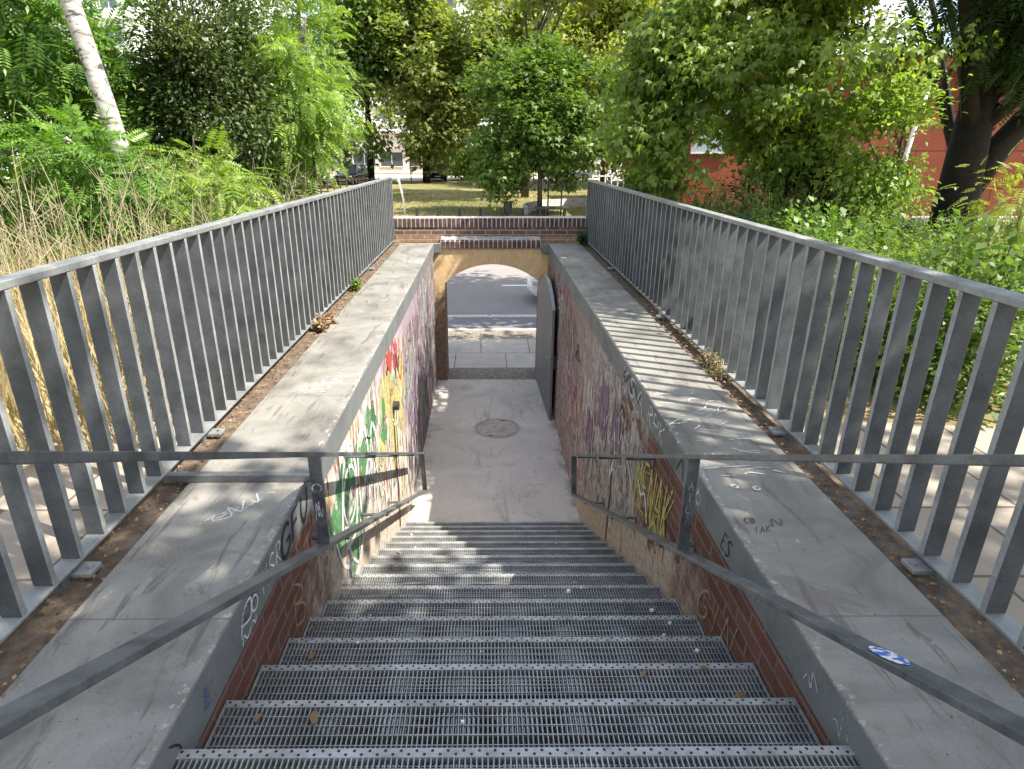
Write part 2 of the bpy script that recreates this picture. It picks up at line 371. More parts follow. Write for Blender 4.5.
# ------------------------------------------------------------------ leaf builders
def norm(a): return a/np.maximum(np.linalg.norm(a, axis=-1, keepdims=True), 1e-9)
def tpl_simple(w=.5, fold=.12):
    return np.array([[[0,0,0],[.45,-w/2,fold],[1,0,-.06],[.45,w/2,fold]]], float)
def tpl_pinnate(pairs=7):
    q = []
    for i in range(pairs):
        x = .16 + .84*i/pairs; z = -.28*x*x; L = .30*(1-.35*abs(i/pairs-.4)); 
        for s in (-1,1):
            b = np.array([x,0,z]); d = np.array([.35, s*.93, -.22]); d /= np.linalg.norm(d); c = np.array([.93,-s*.35,0.])*.055
            q.append([b, b+d*L*.4-c, b+d*L, b+d*L*.45+c])
    q.append([[1,0,-.28],[1.1,-.05,-.32],[1.28,0,-.42],[1.1,.05,-.32]])
    q.append([[0,-.008,0],[.5,-.008,-.07],[1,0,-.28],[.5,.008,-.07]])
    return np.array(q, float)
def tpl_palmate(n=5):
    q = []
    for i in range(n):
        a = (i-(n-1)/2)*.72; L = 1.-.22*abs(i-(n-1)/2)/((n-1)/2)
        d = np.array([math.cos(a), math.sin(a), -.25]); c = np.array([-math.sin(a), math.cos(a), 0])*.15
        q.append([np.zeros(3), d*L*.62-c+[0,0,.06], d*L+[0,0,-.1], d*L*.62+c+[0,0,.06]])
    return np.array(q, float)
def tpl_maple():
    q = []
    for a, L, w in ((0,1,.24),(.95,.78,.2),(-.95,.78,.2)):
        d = np.array([math.cos(a), math.sin(a), -.12]); c = np.array([-math.sin(a), math.cos(a), 0])*w
        q.append([np.zeros(3), d*L*.5-c+[0,0,.07], d*L, d*L*.5+c+[0,0,.07]])
    return np.array(q, float)
TPL = dict(simple=tpl_simple(), broad=tpl_simple(.72), lance=tpl_simple(.24,.06), pinnate=tpl_pinnate(), palmate=tpl_palmate(), maple=tpl_maple(), blade=tpl_simple(.022,.0))
def place_leaves(kind, P, A, N, S):
    """template at every P with axis A, normal N, size S"""
    T = TPL[kind]; X = norm(A); Z = norm(N - X*np.sum(N*X, -1, keepdims=True)); Y = np.cross(Z, X)
    q = T.shape[0]; t = T.reshape(-1,3)
    V = P[:,None,:] + S[:,None,None]*(t[None,:,0:1]*X[:,None,:] + t[None,:,1:2]*Y[:,None,:] + t[None,:,2:3]*Z[:,None,:])
    return V.reshape(-1,3)
def quads(V): return np.arange(len(V), dtype=np.int32).reshape(-1,4)
def lumpy(D, seed, amp=.22):
    r = np.random.default_rng(seed); o = np.ones(len(D))
    for k in range(5):
        w = r.normal(size=3)*(1.5+k*.9); o += amp/(1+.35*k)*np.sin(D@w + r.uniform(0,6.28))
    return o
def clump_points(c, rad, n, seed, inner=2.2, amp=.22, zmin=None):
    r = np.random.default_rng(seed); D = norm(r.normal(size=(n*2,3)))
    f = r.uniform(.04,1,size=(n*2,1))**(1/inner)
    P = np.array(c) + D*f*lumpy(D, seed, amp)[:,None]*np.array(rad)
    keep = np.ones(len(P), bool)
    if zmin is not None: keep &= P[:,2] > zmin
    w = r.normal(size=3); w2 = r.normal(size=3); sc = 5./max(rad)
    keep &= (np.sin(P@w*sc) + np.sin(P@w2*sc*1.6+1.)) > -1.15
    return P[keep][:n]
def clump_leaves(CP, c, kind, n_per, size, cr, droop, seed, flat=.65, up=.9, sv=.3):
    r = np.random.default_rng(seed+1); n = len(CP)*n_per
    idx = np.repeat(np.arange(len(CP)), n_per)
    G = r.normal(size=(n,3))*cr*np.array([1,1,flat]); P = CP[idx] + G
    out = norm(P - np.array(c))
    A = out*.55 + norm(G)*.5 + r.normal(size=(n,3))*.45 + np.array([0,0,-droop])
    N = out*.35 + np.array([0,0,up]) + r.normal(size=(n,3))*.42
    S = size*(1 + sv*r.normal(size=n)).clip(.5,1.7)
    return place_leaves(kind, P, A, N, S)
def limbs_mesh(mb, trunk, r0, r1, CP, n, seed, twig=True, n_sub=3):
    r = np.random.default_rng(seed+2); trunk = [Vector(p) for p in trunk]
    m = len(trunk); mb.tube(trunk, [r0 + (r1-r0)*i/(m-1) for i in range(m)], 10)
    if len(CP) == 0: return
    sel = r.choice(len(CP), min(n, len(CP)), replace=False)
    for k in sel:
        e = Vector(CP[k]); 
        t = r.uniform(.45,.98); i = min(int(t*(m-1)), m-2); s = trunk[i].lerp(trunk[i+1], t*(m-1)-i)
        rr = (r0+(r1-r0)*t)*.55; L = (e-s).length
        mid = s.lerp(e,.5) + Vector((r.normal()*.08*L, r.normal()*.08*L, .12*L))
        mb.tube([s, s.lerp(mid,.6)+Vector((0,0,.03*L)), mid, mid.lerp(e,.55), e], [rr, rr*.75, rr*.5, rr*.3, rr*.12], 6)
        if twig:
            dist = np.linalg.norm(CP - np.array(mid), axis=1); near = np.argsort(dist)[:n_sub]
            for q in near:
                e2 = Vector(CP[q]); m2 = mid.lerp(e2,.5)+Vector((0,0,.05*L))
                mb.tube([mid, m2, e2], [rr*.35, rr*.22, rr*.08], 5)
def tree(name, label, trunk, r0, r1, c, rad, n_cl, kind, n_per, size, leaf, bark='bark_mid', cr=.4, droop=.35, seed=1, limbs=9, amp=.22, flat=.65, zmin=None, group=None, cat='tree', inner=2.2, extra=None, up=.9, gap=None):
    base = trunk[0]; root = thing(name, label, cat, base, 0, group); off = np.array(base)
    CP = clump_points(c, rad, n_cl, seed, inner, amp, zmin)
    if extra is not None:
        for (c2, rad2, n2) in extra: CP = np.vstack([CP, clump_points(c2, rad2, n2, seed+17, inner, amp, zmin)])
    if gap is not None: CP = CP[(((CP-np.array(gap[0]))/np.array(gap[1]))**2).sum(1) > 1.]      # an open place between the boughs
    V = clump_leaves(CP, c, kind, n_per, size, cr, droop, seed, flat, up)
    np_mesh('crown', V-off, quads(V), M[leaf], root)
    mb = MB(); limbs_mesh(mb, trunk, r0, r1, CP, limbs, seed)
    mb.v = [tuple(np.array(p)-off) for p in mb.v]; mb.build('trunk', M[bark], root, fix=False)
    return root
def shrub(name, label, x, y, z0, rad, n_cl, kind, n_per, size, leaf, cr=.16, droop=.1, seed=1, cat='shrub', group=None, up=.9, flat=.8, amp=.25, inner=2.4, stems='bark_mid'):
    root = thing(name, label, cat, (x,y,z0), 0, group); c = (0,0,rad[2]*.55)
    CP = clump_points(c, rad, n_cl, seed, inner, amp, .05)
    V = clump_leaves(CP, (0,0,0), kind, n_per, size, cr, droop, seed, flat, up); V[:,2] = np.maximum(V[:,2], .01)
    np_mesh('foliage', V, quads(V), M[leaf], root)
    mb = MB(); r = np.random.default_rng(seed)
    for k in r.choice(len(CP), min(9,len(CP)), replace=False):
        e = CP[k]; s = np.array([e[0]*.15, e[1]*.15, 0])
        mb.tube([s, s*.5+e*.5+np.array([0,0,.08]), e], [.014,.009,.004], 5)
    mb.build('stem', M[stems], root, fix=False); return root
def herb(name, label, x, y, z0, spread, h, n_st, leaf, size=.1, seed=1, kind='lance', per=26, cat='plant', group=None, lean=.25, tip=True, stems='lf_herb', elev=.35):
    """tall weeds: many upright stems carrying leaves all the way up"""
    root = thing(name, label, cat, (x,y,z0), 0, group); r = np.random.default_rng(seed)
    PP=[];AA=[];NN=[];SS=[]; mb = MB()
    for i in range(n_st):
        a = r.uniform(0,6.28); q = math.sqrt(r.uniform(0,1)); b = np.array([math.cos(a)*q*spread[0], math.sin(a)*q*spread[1], 0.])
        hh = h*r.uniform(.6,1.08)*(1-.25*q); top = b + np.array([r.normal()*lean*hh*.5, r.normal()*lean*hh*.5, hh])
        mid = b*.5+top*.5 + np.array([0,0,.06*hh])
        mb.tube([b, mid, top], [.006,.0045,.002], 4, False)
        tt = np.linspace(.12,1,per) + r.normal(size=per)*.01
        C = b[None]*((1-tt)**2)[:,None] + 2*mid[None]*((1-tt)*tt)[:,None] + top[None]*(tt**2)[:,None]
        ph = np.arange(per)*2.4 + r.uniform(0,6); A = np.stack([np.cos(ph), np.sin(ph), elev + r.normal(size=per)*.3], 1)
        PP.append(C); AA.append(A); NN.append(np.tile([0,0,1.],(per,1)) + r.normal(size=(per,3))*.3)
        SS.append(size*(1.25-.75*tt)*r.uniform(.75,1.25,per))
    V = place_leaves(kind, np.vstack(PP), np.vstack(AA), np.vstack(NN), np.concatenate(SS))
    np_mesh('foliage', V, quads(V), M[leaf], root); mb.build('stem', M[stems], root, fix=False)
    return root

# ------------------------------------------------------------------ key measures
XL, XR = -.92, 1.09           # faces of the two stairwell walls
ZL = -2.55                    # landing / street level
Y0, Z0, G, RI, NT_ = 1.33, -.11, .31, .1525, 16
YA, YP = 10.95, 11.20         # arch face, parapet face
YB = 11.56                    # street face of the wall
SL = RI/G
def nosing(y): return Z0 - SL*(y-Y0)

# ------------------------------------------------------------------ setting
def sheet(name, pts, mat, kind='structure'):
    mb = MB(); mb.add(pts, [tuple(range(len(pts)))]); o = mb.build(name, mat, None, fix=False); tag(o, kind=kind); return o
def grid_strip(name, prof, x0, x1, mat, nx=2):
    """profile (y,z) extruded along x"""
    mb = MB(); 
    for i in range(len(prof)-1):
        (ya,za),(yb,zb) = prof[i], prof[i+1]
        mb.add([(x0,ya,za),(x1,ya,za),(x1,yb,zb),(x0,yb,zb)], [(0,1,2,3)])
    o = mb.build(name, mat, None, fix=False); tag(o, kind='structure'); return o
grid_strip('ground', [(23.9,-2.56),(25.6,-2.40),(28.3,-1.37),(58,-1.35),(58.0,-1.35),(900,-1.2)], -700, 700, M['lawn'])
grid_strip('upper_ground', [(-60,-.035),(YP-.004,-.035)], -60, -1.478, M['rough_ground'])
grid_strip('upper_ground', [(-60,-.035),(YP-.004,-.035)], 1.622, 60, M['rough_ground'])
sheet('path', [(-9,-6,-.028),(-1.70,-6,-.028),(-1.70,3.55,-.028),(-9,3.3,-.028)], M['path_slabs'])
sheet('path', [(1.83,-6,-.028),(9,-6,-.028),(9,2.9,-.028),(1.83,3.5,-.028)], M['path_slabs'])
sheet('soil_strip', [(-1.72,-3,-.022),(-1.476,-3,-.022),(-1.476,YA,-.022),(-1.72,YA,-.022)], M['soil'])
sheet('soil_strip', [(1.62,-3,-.022),(1.84,-3,-.022),(1.84,YA,-.022),(1.62,YA,-.022)], M['soil'])
sheet('landing', [(XL-.05,5.7,ZL),(XR+.05,5.7,ZL),(XR+.05,YA+.02,ZL),(XL-.05,YA+.02,ZL)], M['landing'])
sheet('gravel_strip', [(-.95,YA+.02,ZL+.001),(1.12,YA+.02,ZL+.001),(1.12,YB+.09,ZL+.001),(-.95,YB+.09,ZL+.001)], M['gravel'])
sheet('pavement', [(-60,YB+.0,ZL-.003),(60,YB+.0,ZL-.003),(60,13.66,ZL-.003),(-60,13.66,ZL-.003)], M['slabs'])
sheet('gravel_verge', [(-60,13.66,ZL-.004),(60,13.66,ZL-.004),(60,14.33,ZL-.004),(-60,14.33,ZL-.004)], M['gravel'])
kb = MB()
for i in range(-30,30): kb.rbox(i*1.5-.02, i*1.5+1.474, 14.33, 14.47, ZL-.12, ZL+.012, .01)
tag(kb.build('kerb', M['kerb']), kind='structure')
sheet('cycle_lane', [(-60,14.47,ZL-.02),(60,14.47,ZL-.02),(60,15.62,ZL-.02),(-60,15.62,ZL-.02)], M['gutter'])
kb = MB()
for i in range(-30,30): kb.rbox(i*1.5+.1, i*1.5+1.575, 15.62, 15.86, ZL-.14, ZL-.006, .01)
tag(kb.build('kerb', M['kerb']), kind='structure')
sheet('road', [(-90,15.86,ZL-.05),(90,15.86,ZL-.05),(90,23.6,ZL-.05),(-90,23.6,ZL-.05)], M['asphalt'])
ml = MB()
for i in range(-12,12): 
    x = .5+i*4.; ml.add([(x,19.65,ZL-.046),(x+1.7,19.65,ZL-.046),(x+1.7,19.80,ZL-.046),(x,19.80,ZL-.046)], [(0,1,2,3)])
tag(ml.build('road_marking', M['white_line'], fix=False), kind='structure')
kb = MB()
for i in range(-30,30): kb.rbox(i*1.5, i*1.5+1.48, 23.6, 23.75, ZL-.12, ZL+.06, .01)
tag(kb.build('kerb', M['kerb']), kind='structure')
sheet('far_pavement', [(-90,23.75,ZL+.05),(90,23.75,ZL+.05),(90,25.5,ZL+.16),(-90,25.5,ZL+.16)], M['slabs'])
sheet('far_street', [(-90,59.5,-1.342),(90,59.5,-1.342),(90,74,-1.342),(-90,74,-1.342)], M['sand'])
sheet('park_path', [(2.6,33.6,-1.358),(9,33.6,-1.358),(9,36.4,-1.358),(2.6,36.4,-1.358)], M['sand']).location.z = .012
# slab under the stairs
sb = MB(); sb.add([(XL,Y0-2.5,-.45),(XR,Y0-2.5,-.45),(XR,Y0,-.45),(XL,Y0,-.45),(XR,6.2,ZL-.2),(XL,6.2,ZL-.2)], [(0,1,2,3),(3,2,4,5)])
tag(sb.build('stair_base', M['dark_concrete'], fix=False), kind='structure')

# ------------------------------------------------------------------ stairwell walls with coping
def stair_wall(label, xf, sgn, mat):
    root = thing('brick_wall', label, 'wall', (xf,0,0))
    mb = MB(); a, b = sorted((0., sgn*.5)); mb.box(a, b, -2.5, YA-.002, -3.0, -.19); mb.build('wall', mat, root).location = (-xf*0,0,0)
    cp = MB(); x_out = (-1.475-xf) if sgn < 0 else (1.622-xf)
    a, b = sorted((-sgn*.012, x_out))
    c = MB().rbox(a, b, -2.5, YA-.03, -.19, 0., .006); c.build('coping', M['coping'], root)
    # steel-grey painted front of the coping
    fx = -sgn*.012; f = MB(); a, b = sorted((fx, fx - sgn*.0035)); f.box(a, b, -2.45, YA-.04, -.187, -.008); fo = f.build('coping_front', M['coping_face'], root)
    return root
LW = stair_wall('left stairwell wall of red brick covered in green, white and yellow graffiti', XL, -1, M['wall_left'])
RW = stair_wall('right stairwell wall of red brick with grey paint patches and a yellow tag', XR, 1, M['wall_right'])
# world coordinates inside those materials (the wall meshes sit at x = face, y and z already world)
# corner stones where the coping meets the arch
for root, a, b in ((LW, XL+.0, XL+.13), (RW, XR-.14, XR-.0)):
    MB().rbox(a-root.location.x, b-root.location.x, YA-.12, YA-.004, -.16, -.002, .006).build('corner_stone', M['coping_face'], root)

# ------------------------------------------------------------------ graffiti
def smooth_poly(p, n=6):
    p = [np.array(q, float) for q in p]
    if len(p) < 3: return p
    o = []
    for i in range(len(p)-1):
        a = p[max(i-1,0)]; b = p[i]; c = p[i+1]; d = p[min(i+2,len(p)-1)]
        for k in range(n):
            t = k/n; o.append(.5*((2*b) + (c-a)*t + (2*a-5*b+4*c-d)*t*t + (3*b-a-3*c+d)*t**3))
    o.append(p[-1]); return o
class Paint:
    """strokes laid on a plane as thin ribbons, a hair proud of it"""
    def __init__(s, o, u, v, n): s.o, s.u, s.v, s.n = map(np.array, (o,u,v,n)); s.mb = MB(); s.k = 0
    def stroke(s, pts, w, curve=True):
        p = smooth_poly(pts) if curve else [np.array(q,float) for q in pts]; L = []; m = len(p)
        for i in range(m):
            d = p[min(i+1,m-1)] - p[max(i-1,0)]; d = d/max(1e-9, np.linalg.norm(d)); e = np.array([-d[1], d[0]])*w/2*(1-.35*abs(2*i/max(1,m-1)-1)**3)
            h = .0016 + .00015*s.k + .0004*i/m
            for q in (p[i]+e, p[i]-e): L.append(s.o + s.u*q[0] + s.v*q[1] + s.n*h)
        s.mb.add(L, [(2*i,2*i+1,2*i+3,2*i+2) for i in range(m-1)]); s.k += 1
    def blob(s, c, ru, rv, seed=0, n=26):
        r = random.Random(seed); ph = [r.uniform(0,6.28) for _ in range(4)]; h = .0012+.00015*s.k; L = []
        for i in range(n):
            a = 2*math.pi*i/n; q = 1+.22*math.sin(3*a+ph[0])+.14*math.sin(5*a+ph[1])+.08*math.sin(9*a+ph[2])
            L.append(s.o + s.u*(c[0]+ru*q*math.cos(a)) + s.v*(c[1]+rv*q*math.sin(a)) + s.n*h)
        s.mb.add(L, [tuple(range(n))]); s.k += 1
    def ring(s, c, r, w): s.stroke([(c[0]+r*math.cos(a), c[1]+r*math.sin(a)) for a in np.linspace(0,6.4,13)], w)
    FONT = {'G':[[(.95,.85),(.6,1),(.15,.8),(.02,.4),(.3,.02),(.85,.1),(.95,.42),(.55,.45)]], 'F':[[(.1,0),(.12,.5),(.15,1)],[(.15,.98),(.9,1)],[(.13,.55),(.7,.58)]],
        'L':[[(.15,1),(.12,.4),(.15,0)],[(.15,.02),(.9,.05)]], 'U':[[(.1,1),(.08,.4),(.4,0),(.85,.3),(.9,1)]], 'K':[[(.12,0),(.15,1)],[(.9,1),(.18,.48)],[(.2,.5),(.95,0)]], 'S':[[(.9,.88),(.5,1),(.12,.76),(.5,.52),(.88,.28),(.5,0),(.08,.14)]],
        'R':[[(.12,0),(.15,1)],[(.15,1),(.75,.95),(.85,.7),(.15,.5)],[(.3,.5),(.92,0)]], 'M':[[(.02,0),(.1,1)],[(.1,1),(.5,.3)],[(.5,.3),(.9,1)],[(.9,1),(.98,0)]],
        'E':[[(.9,1),(.15,.98)],[(.15,1),(.12,0)],[(.14,.52),(.75,.52)],[(.12,.02),(.9,0)]], 'N':[[(.08,0),(.12,1)],[(.12,1),(.85,0)],[(.85,0),(.92,1)]],
        'A':[[(.02,0),(.5,1)],[(.5,1),(.98,0)],[(.22,.4),(.8,.4)]], 'I':[[(.5,0),(.5,1)]], 'T':[[(.5,0),(.5,1)],[(0,1),(1,1)]], 'O':[[(.5,1),(.1,.6),(.3,.05),(.8,.1),(.92,.65),(.5,1)]], 'C':[[(.9,.85),(.4,1),(.05,.5),(.4,0),(.92,.12)]],
        'B':[[(.1,0),(.1,1)],[(.1,1),(.8,.85),(.7,.58),(.12,.52)],[(.12,.52),(.95,.4),(.8,.05),(.1,0)]], 'P':[[(.1,0),(.12,1)],[(.12,1),(.9,.85),(.8,.52),(.12,.48)]], 'Y':[[(0,1),(.5,.5)],[(1,1),(.5,.5),(.42,0)]]}
    def text(s, txt, u0, v0, w, h, sw, slant=0., rise=0.):
        cw = w/len(txt)
        for i, ch in enumerate(txt):
            for st in s.FONT[ch]:
                s.stroke([(u0 + i*cw + cw*(.08+.84*a) + slant*b*h, v0 + rise*(i+a)*cw + b*h) for a, b in st], sw, len(st) > 2)
    def scribble(s, c, ru, rv, n, w, seed):
        r = random.Random(seed); s.stroke([(c[0]+ru*(2*i/(n-1)-1)+r.uniform(-.2,.2)*ru, c[1]+rv*(1 if i%2 else -1)*r.uniform(.4,1)) for i in range(n)], w)
    def build(s, parent, mat, label=None, name='graffiti'):
        off = np.array(parent.location); s.mb.v = [tuple(np.array(p)-off) for p in s.mb.v]
        o = s.mb.build(name, mat, parent, fix=False)
        if label: o['label'] = label
        return o
def spray(name, c, worn=.45):
    t = NT(name); x,y,z = t.xyz(); n = t.math('ADD', t.math('MULTIPLY', t.noise(38., detail=6., rough=.75), .5), t.math('MULTIPLY', t.noise(8., t.comb(t.math('MULTIPLY',x,2.), t.math('MULTIPLY',y,2.2), t.math('MULTIPLY',z,.6)), 7., .7, .6), .5)); n2 = t.noise(6., detail=4.)
    col = t.ramp(n2, [(.3,tuple(q*.8 for q in c)),(.7,c)])
    p = t.n('ShaderNodeBsdfPrincipled'); t.l(col, p.inputs['Base Color']); p.inputs['Roughness'].default_value = .6
    tr = t.n('ShaderNodeBsdfTransparent'); mx = t.n('ShaderNodeMixShader'); t.l(t.smooth(n, worn-.06, worn+.05), mx.inputs[0])
    t.l(tr.outputs[0], mx.inputs[1]); t.l(p.outputs[0], mx.inputs[2]); t.l(mx.outputs[0], t.out.inputs[0]); return t.m
SP = dict(white=spray('white_spray', (.74,.74,.72), .44), green=spray('green_spray', (.07,.25,.09), .48), lime=spray('light_green_spray', (.16,.42,.14), .48), yellow=spray('yellow_spray', (.60,.53,.18), .50), red=spray('red_spray', (.48,.07,.06), .47),
          black=spray('black_spray', (.02,.02,.022), .3), violet=spray('violet_spray', (.22,.14,.22), .42), silver=spray('silver_spray', (.42,.42,.44), .45), tag=spray('yellow_tag_spray', (.55,.49,.13), .44), tan=spray('tan_spray', (.33,.27,.14), .45), chalk=spray('chalk', (.62,.62,.62), .47), blue=spray('blue_spray', (.09,.12,.25), .55), stain=spray('rust_stain', (.07,.035,.022), .35))
def onL(dx=0.): return Paint((XL+dx,0,0), (0,1,0), (0,0,1), (1,0,0))       # left wall, u = y
def onLf(): return onL(.0155)
def onR(dx=0.): return Paint((XR-dx,0,0), (0,-1,0), (0,0,1), (-1,0,0))     # right wall, u = -y
def onRf(): return onR(.0155)
def onTop(): return Paint((0,0,0), (1,0,0), (0,1,0), (0,0,1))
# left wall throw-up
p = onL(); 
for i,(c,a,b) in enumerate([((3.55,-.45),.22,.14),((4.0,-.62),.3,.2),((3.35,-.62),.2,.22),((4.5,-.55),.2,.2),((3.7,-1.0),.25,.22),((5.05,-.75),.15,.22)]): p.blob(c,a,b,i)
p.build(LW, SP['green'], 'green spray paint fill of the throw-up')
p = onL()
for i,(c,a,b) in enumerate([((5.2,-.52),.28,.2),((5.6,-.75),.35,.3),((6.1,-.9),.3,.4),((4.9,-.95),.3,.2),((5.6,-1.25),.22,.3)]): p.blob(c,a,b,i+20)
p.build(LW, SP['yellow'], 'yellow spray paint fill')
p = onL(); p.blob((5.55,-.33),.2,.1,41); p.blob((5.95,-.42),.18,.14,42); p.stroke([(5.2,-.4),(5.35,-.2),(5.6,-.45),(5.8,-.22),(6.1,-.6),(6.25,-.3)], .06); p.stroke([(5.9,-.3),(6.2,-.75),(6.4,-.5)], .05); p.build(LW, SP['red'], 'red spray paint strokes')
p = onL(.003); 
p.stroke([(3.35,-.75),(3.5,-.38),(3.75,-.36),(3.85,-.62),(3.7,-.95),(3.4,-.9)], .045); p.stroke([(3.9,-.95),(3.95,-.45),(4.2,-.4),(4.3,-.7),(4.2,-1.05)], .045); p.stroke([(4.3,-.95),(4.5,-.5),(4.75,-.9)], .04); p.stroke([(3.2,-1.0),(3.6,-1.25),(4.1,-1.1),(4.4,-1.4)], .04)
p.stroke([(3.15,-.6),(3.3,-.95),(3.55,-1.1),(3.4,-.75),(3.8,-1.0),(4.0,-.75)], .03); p.scribble((4.9,-1.2),.4,.22,9,.02,3); p.ring((3.62,-.62),.19,.03); p.scribble((3.6,-1.12),.3,.12,8,.022,5)
for i in range(16):
    y = random.uniform(4.2,8.8); z0 = nosing(min(y,6.4))+random.uniform(.5,1.2); p.stroke([(y,z0),(y+.05,z0-.3),(y-.03,z0-.6)], random.uniform(.015,.05))
p.build(LW, SP['white'], 'white spray paint outlines')
p = onL(.002)
for i in range(16):
    y = random.uniform(6.4,10.2); z0 = random.uniform(-1.4,-.4); p.stroke([(y-.2,z0-.2),(y,z0+.2),(y+.15,z0-.35),(y+.35,z0+.15)], random.uniform(.03,.06))
p.build(LW, SP['silver'], 'silver scrawl further down the wall')
p = onL(.002)
for i in range(13):
    y = random.uniform(6.5,10.3); z0 = random.uniform(-1.9,-.5); p.scribble((y,z0), .22, .25, 7, random.uniform(.03,.06), i)
p.build(LW, SP['violet'], 'dark violet scrawl further down the wall')
p = onLf(); p.text('GFU', 2.27, -.172, .44, .14, .027, .2); p.build(LW, SP['black'], 'black letters GFU on the coping front')
p = onLf(); p.text('KSR', 2.03, -.14, .25, .10, .009, .2); p.stroke([(1.80,-.14),(1.84,-.06),(1.92,-.05),(1.9,-.12),(1.82,-.1)], .011); p.ring((1.95,-.1),.03,.01); p.scribble((1.88,-.16),.08,.02,6,.008,9); p.build(LW, SP['white'], 'white tag on the coping front')
p = onLf(); p.blob((1.52,-.1),.05,.04,3); p.blob((1.95,-.07),.12,.05,4); p.build(LW, SP['blue'], 'faint blue spray on the coping front')
p = onLf(); p.stroke([(1.28,-.04),(1.33,-.10),(1.30,-.18)], .008); p.stroke([(1.2,-.09),(1.26,-.15),(1.25,-.18)], .006); p.build(LW, SP['black'])
p = onL(); p.text('BINK', 2.35, -.60, .75, .22, .014, .15, -.45); p.build(LW, SP['tan'], 'yellow tag beside the stairs')
p = onL(.004); p.cyl = None; p.stroke([(5.62,-.86),(5.60,-1.3),(5.63,-1.75),(5.6,-2.2)], .06); p.stroke([(5.75,-1.1),(5.74,-1.4),(5.77,-1.6)], .03); p.build(LW, SP['stain'], 'rust streak below the drain pipe')
dp = MB(); dp.cyl((-.05,5.62,-.82), .045, .11, 16, 'x'); dp.v = [(a,b,c) for a,b,c in dp.v]; dp.build('drain_pipe', M['black'], LW)
# left coping top
p = onTop(); p.stroke([(-1.22,2.36),(-1.15,2.40),(-1.19,2.47),(-1.12,2.44),(-1.14,2.54),(-1.07,2.52),(-1.1,2.6),(-1.02,2.6)], .008); p.text('ASLK', -1.27, 2.33, .2, .06, .006, .3, .8); p.stroke([(-1.2,3.93),(-1.08,4.0),(-1.15,4.06),(-1.02,4.1),(-1.1,4.16),(-.96,4.25)], .008); p.stroke([(-1.28,3.9),(-1.1,3.92),(-1.2,3.98)], .007); p.stroke([(-1.16,4.2),(-1.05,4.24),(-1.1,4.3)], .006); p.build(LW, SP['chalk'], 'chalk scribbles on the coping top')
# right coping top and front
p = onTop(); rt_ = random.Random(8)
for i in range(34):
    cx_, cy_ = rt_.uniform(1.13,1.5), 2.75+rt_.uniform(0,1.15)**1.2; a_ = rt_.uniform(-.5,.9); l_ = rt_.uniform(.02,.09)
    p.stroke([(cx_-l_*math.cos(a_),cy_-l_*math.sin(a_)),(cx_+rt_.uniform(-.02,.02),cy_+rt_.uniform(-.02,.02)),(cx_+l_*math.cos(a_),cy_+l_*math.sin(a_))], rt_.uniform(.004,.014))
p.scribble((1.25,2.95),.07,.05,9,.006,7); p.ring((1.21,2.64),.015,.012); p.ring((1.31,2.62),.015,.012); p.build(RW, SP['chalk'], 'chalk marks on the coping top')
p = onTop(); p.text('TAK', 1.14, 2.24, .09, .05, .004, .4, .3); p.text('CB', 1.135, 2.33, .05, .04, .004, .3); p.stroke([(1.25,2.3),(1.27,2.36),(1.29,2.31),(1.31,2.36)], .004); p.build(RW, SP['black'], 'small black pen tag on the coping top')
p = onRf(); p.text('KSA', -4.6, -.17, .7, .14, .02, .2); p.text('RPK', -3.8, -.16, .42, .13, .016, .2); p.stroke([(-2.9,-.05),(-2.8,-.16),(-2.72,-.06)], .012); p.ring((-2.72,-.11),.03,.01); [p.stroke([(-u_,-.15+.02*k_),(-u_+.02,-.09),(-u_+.05,-.12),(-u_+.045,-.07+.01*k_),(-u_+.09,-.1)], .0035) for k_,u_ in enumerate((2.02,1.6,1.42))]; p.build(RW, SP['chalk'], 'pale tags on the coping front')
p = onRf(); p.text('ES', -2.40, -.16, .11, .09, .010, .3); p.stroke([(-3.1,-.15),(-3.02,-.05),(-2.98,-.16)], .012); p.scribble((-4.3,-.1),.3,.06,8,.018,6); p.build(RW, SP['black'], 'black letters on the coping front')
p = onR(.002); p.text('MENAK', -4.0, -.90, .84, .40, .032, .1, .22); p.text('MENAK', -3.97, -.92, .84, .38, .012, .14, .22); p.stroke([(-3.95,-.9),(-3.93,-1.05),(-3.88,-1.0),(-3.9,-1.12)], .03); p.stroke([(-3.5,-.8),(-3.42,-.72),(-3.3,-.78),(-3.22,-.62),(-3.2,-.86)], .03); p.build(RW, SP['tag'], 'yellow tag MENAK')
p = onR(.002); p.text('GIN', -2.60, -.70, .46, .19, .016, .2, .25); p.build(RW, SP['tan'], 'ochre tag GIN')
p = onR(.002); p.stroke([(-7.6,-.95),(-7.3,-1.5),(-7.0,-1.15),(-6.8,-1.6),(-6.5,-.95)], .045); p.stroke([(-7.9,-1.2),(-7.6,-1.4)], .04); p.stroke([(-6.4,-1.2),(-6.25,-1.5)], .04); p.build(RW, SP['red'], 'red scrawl')
p = onR(.002); p.text('BS', -9.25, -.70, .6, .22, .03); p.scribble((-6.1,-.9),.3,.3,8,.05,2); 
for i in range(18):
    y = random.uniform(4.2,9.0); z0 = random.uniform(-1.5,-.5); p.stroke([(-y,z0),(-y+.08,z0-.25),(-y-.04,z0-.5)], random.uniform(.02,.06))
p.build(RW, SP['chalk'], 'pale grey scrawl')
p = onR(.003); p.scribble((-5.3,-.75),.25,.35,9,.06,12); p.scribble((-4.7,-.65),.2,.25,8,.05,13); p.scribble((-5.9,-1.3),.2,.3,8,.05,14); p.build(RW, SP['violet'], 'dark scrawl')
p = onR(.003); p.stroke([(-4.78,-.75),(-4.76,-1.2),(-4.8,-1.9)], .045); p.stroke([(-5.9,-1.2),(-5.92,-1.7)], .03); p.build(RW, SP['stain'], 'rust streak')

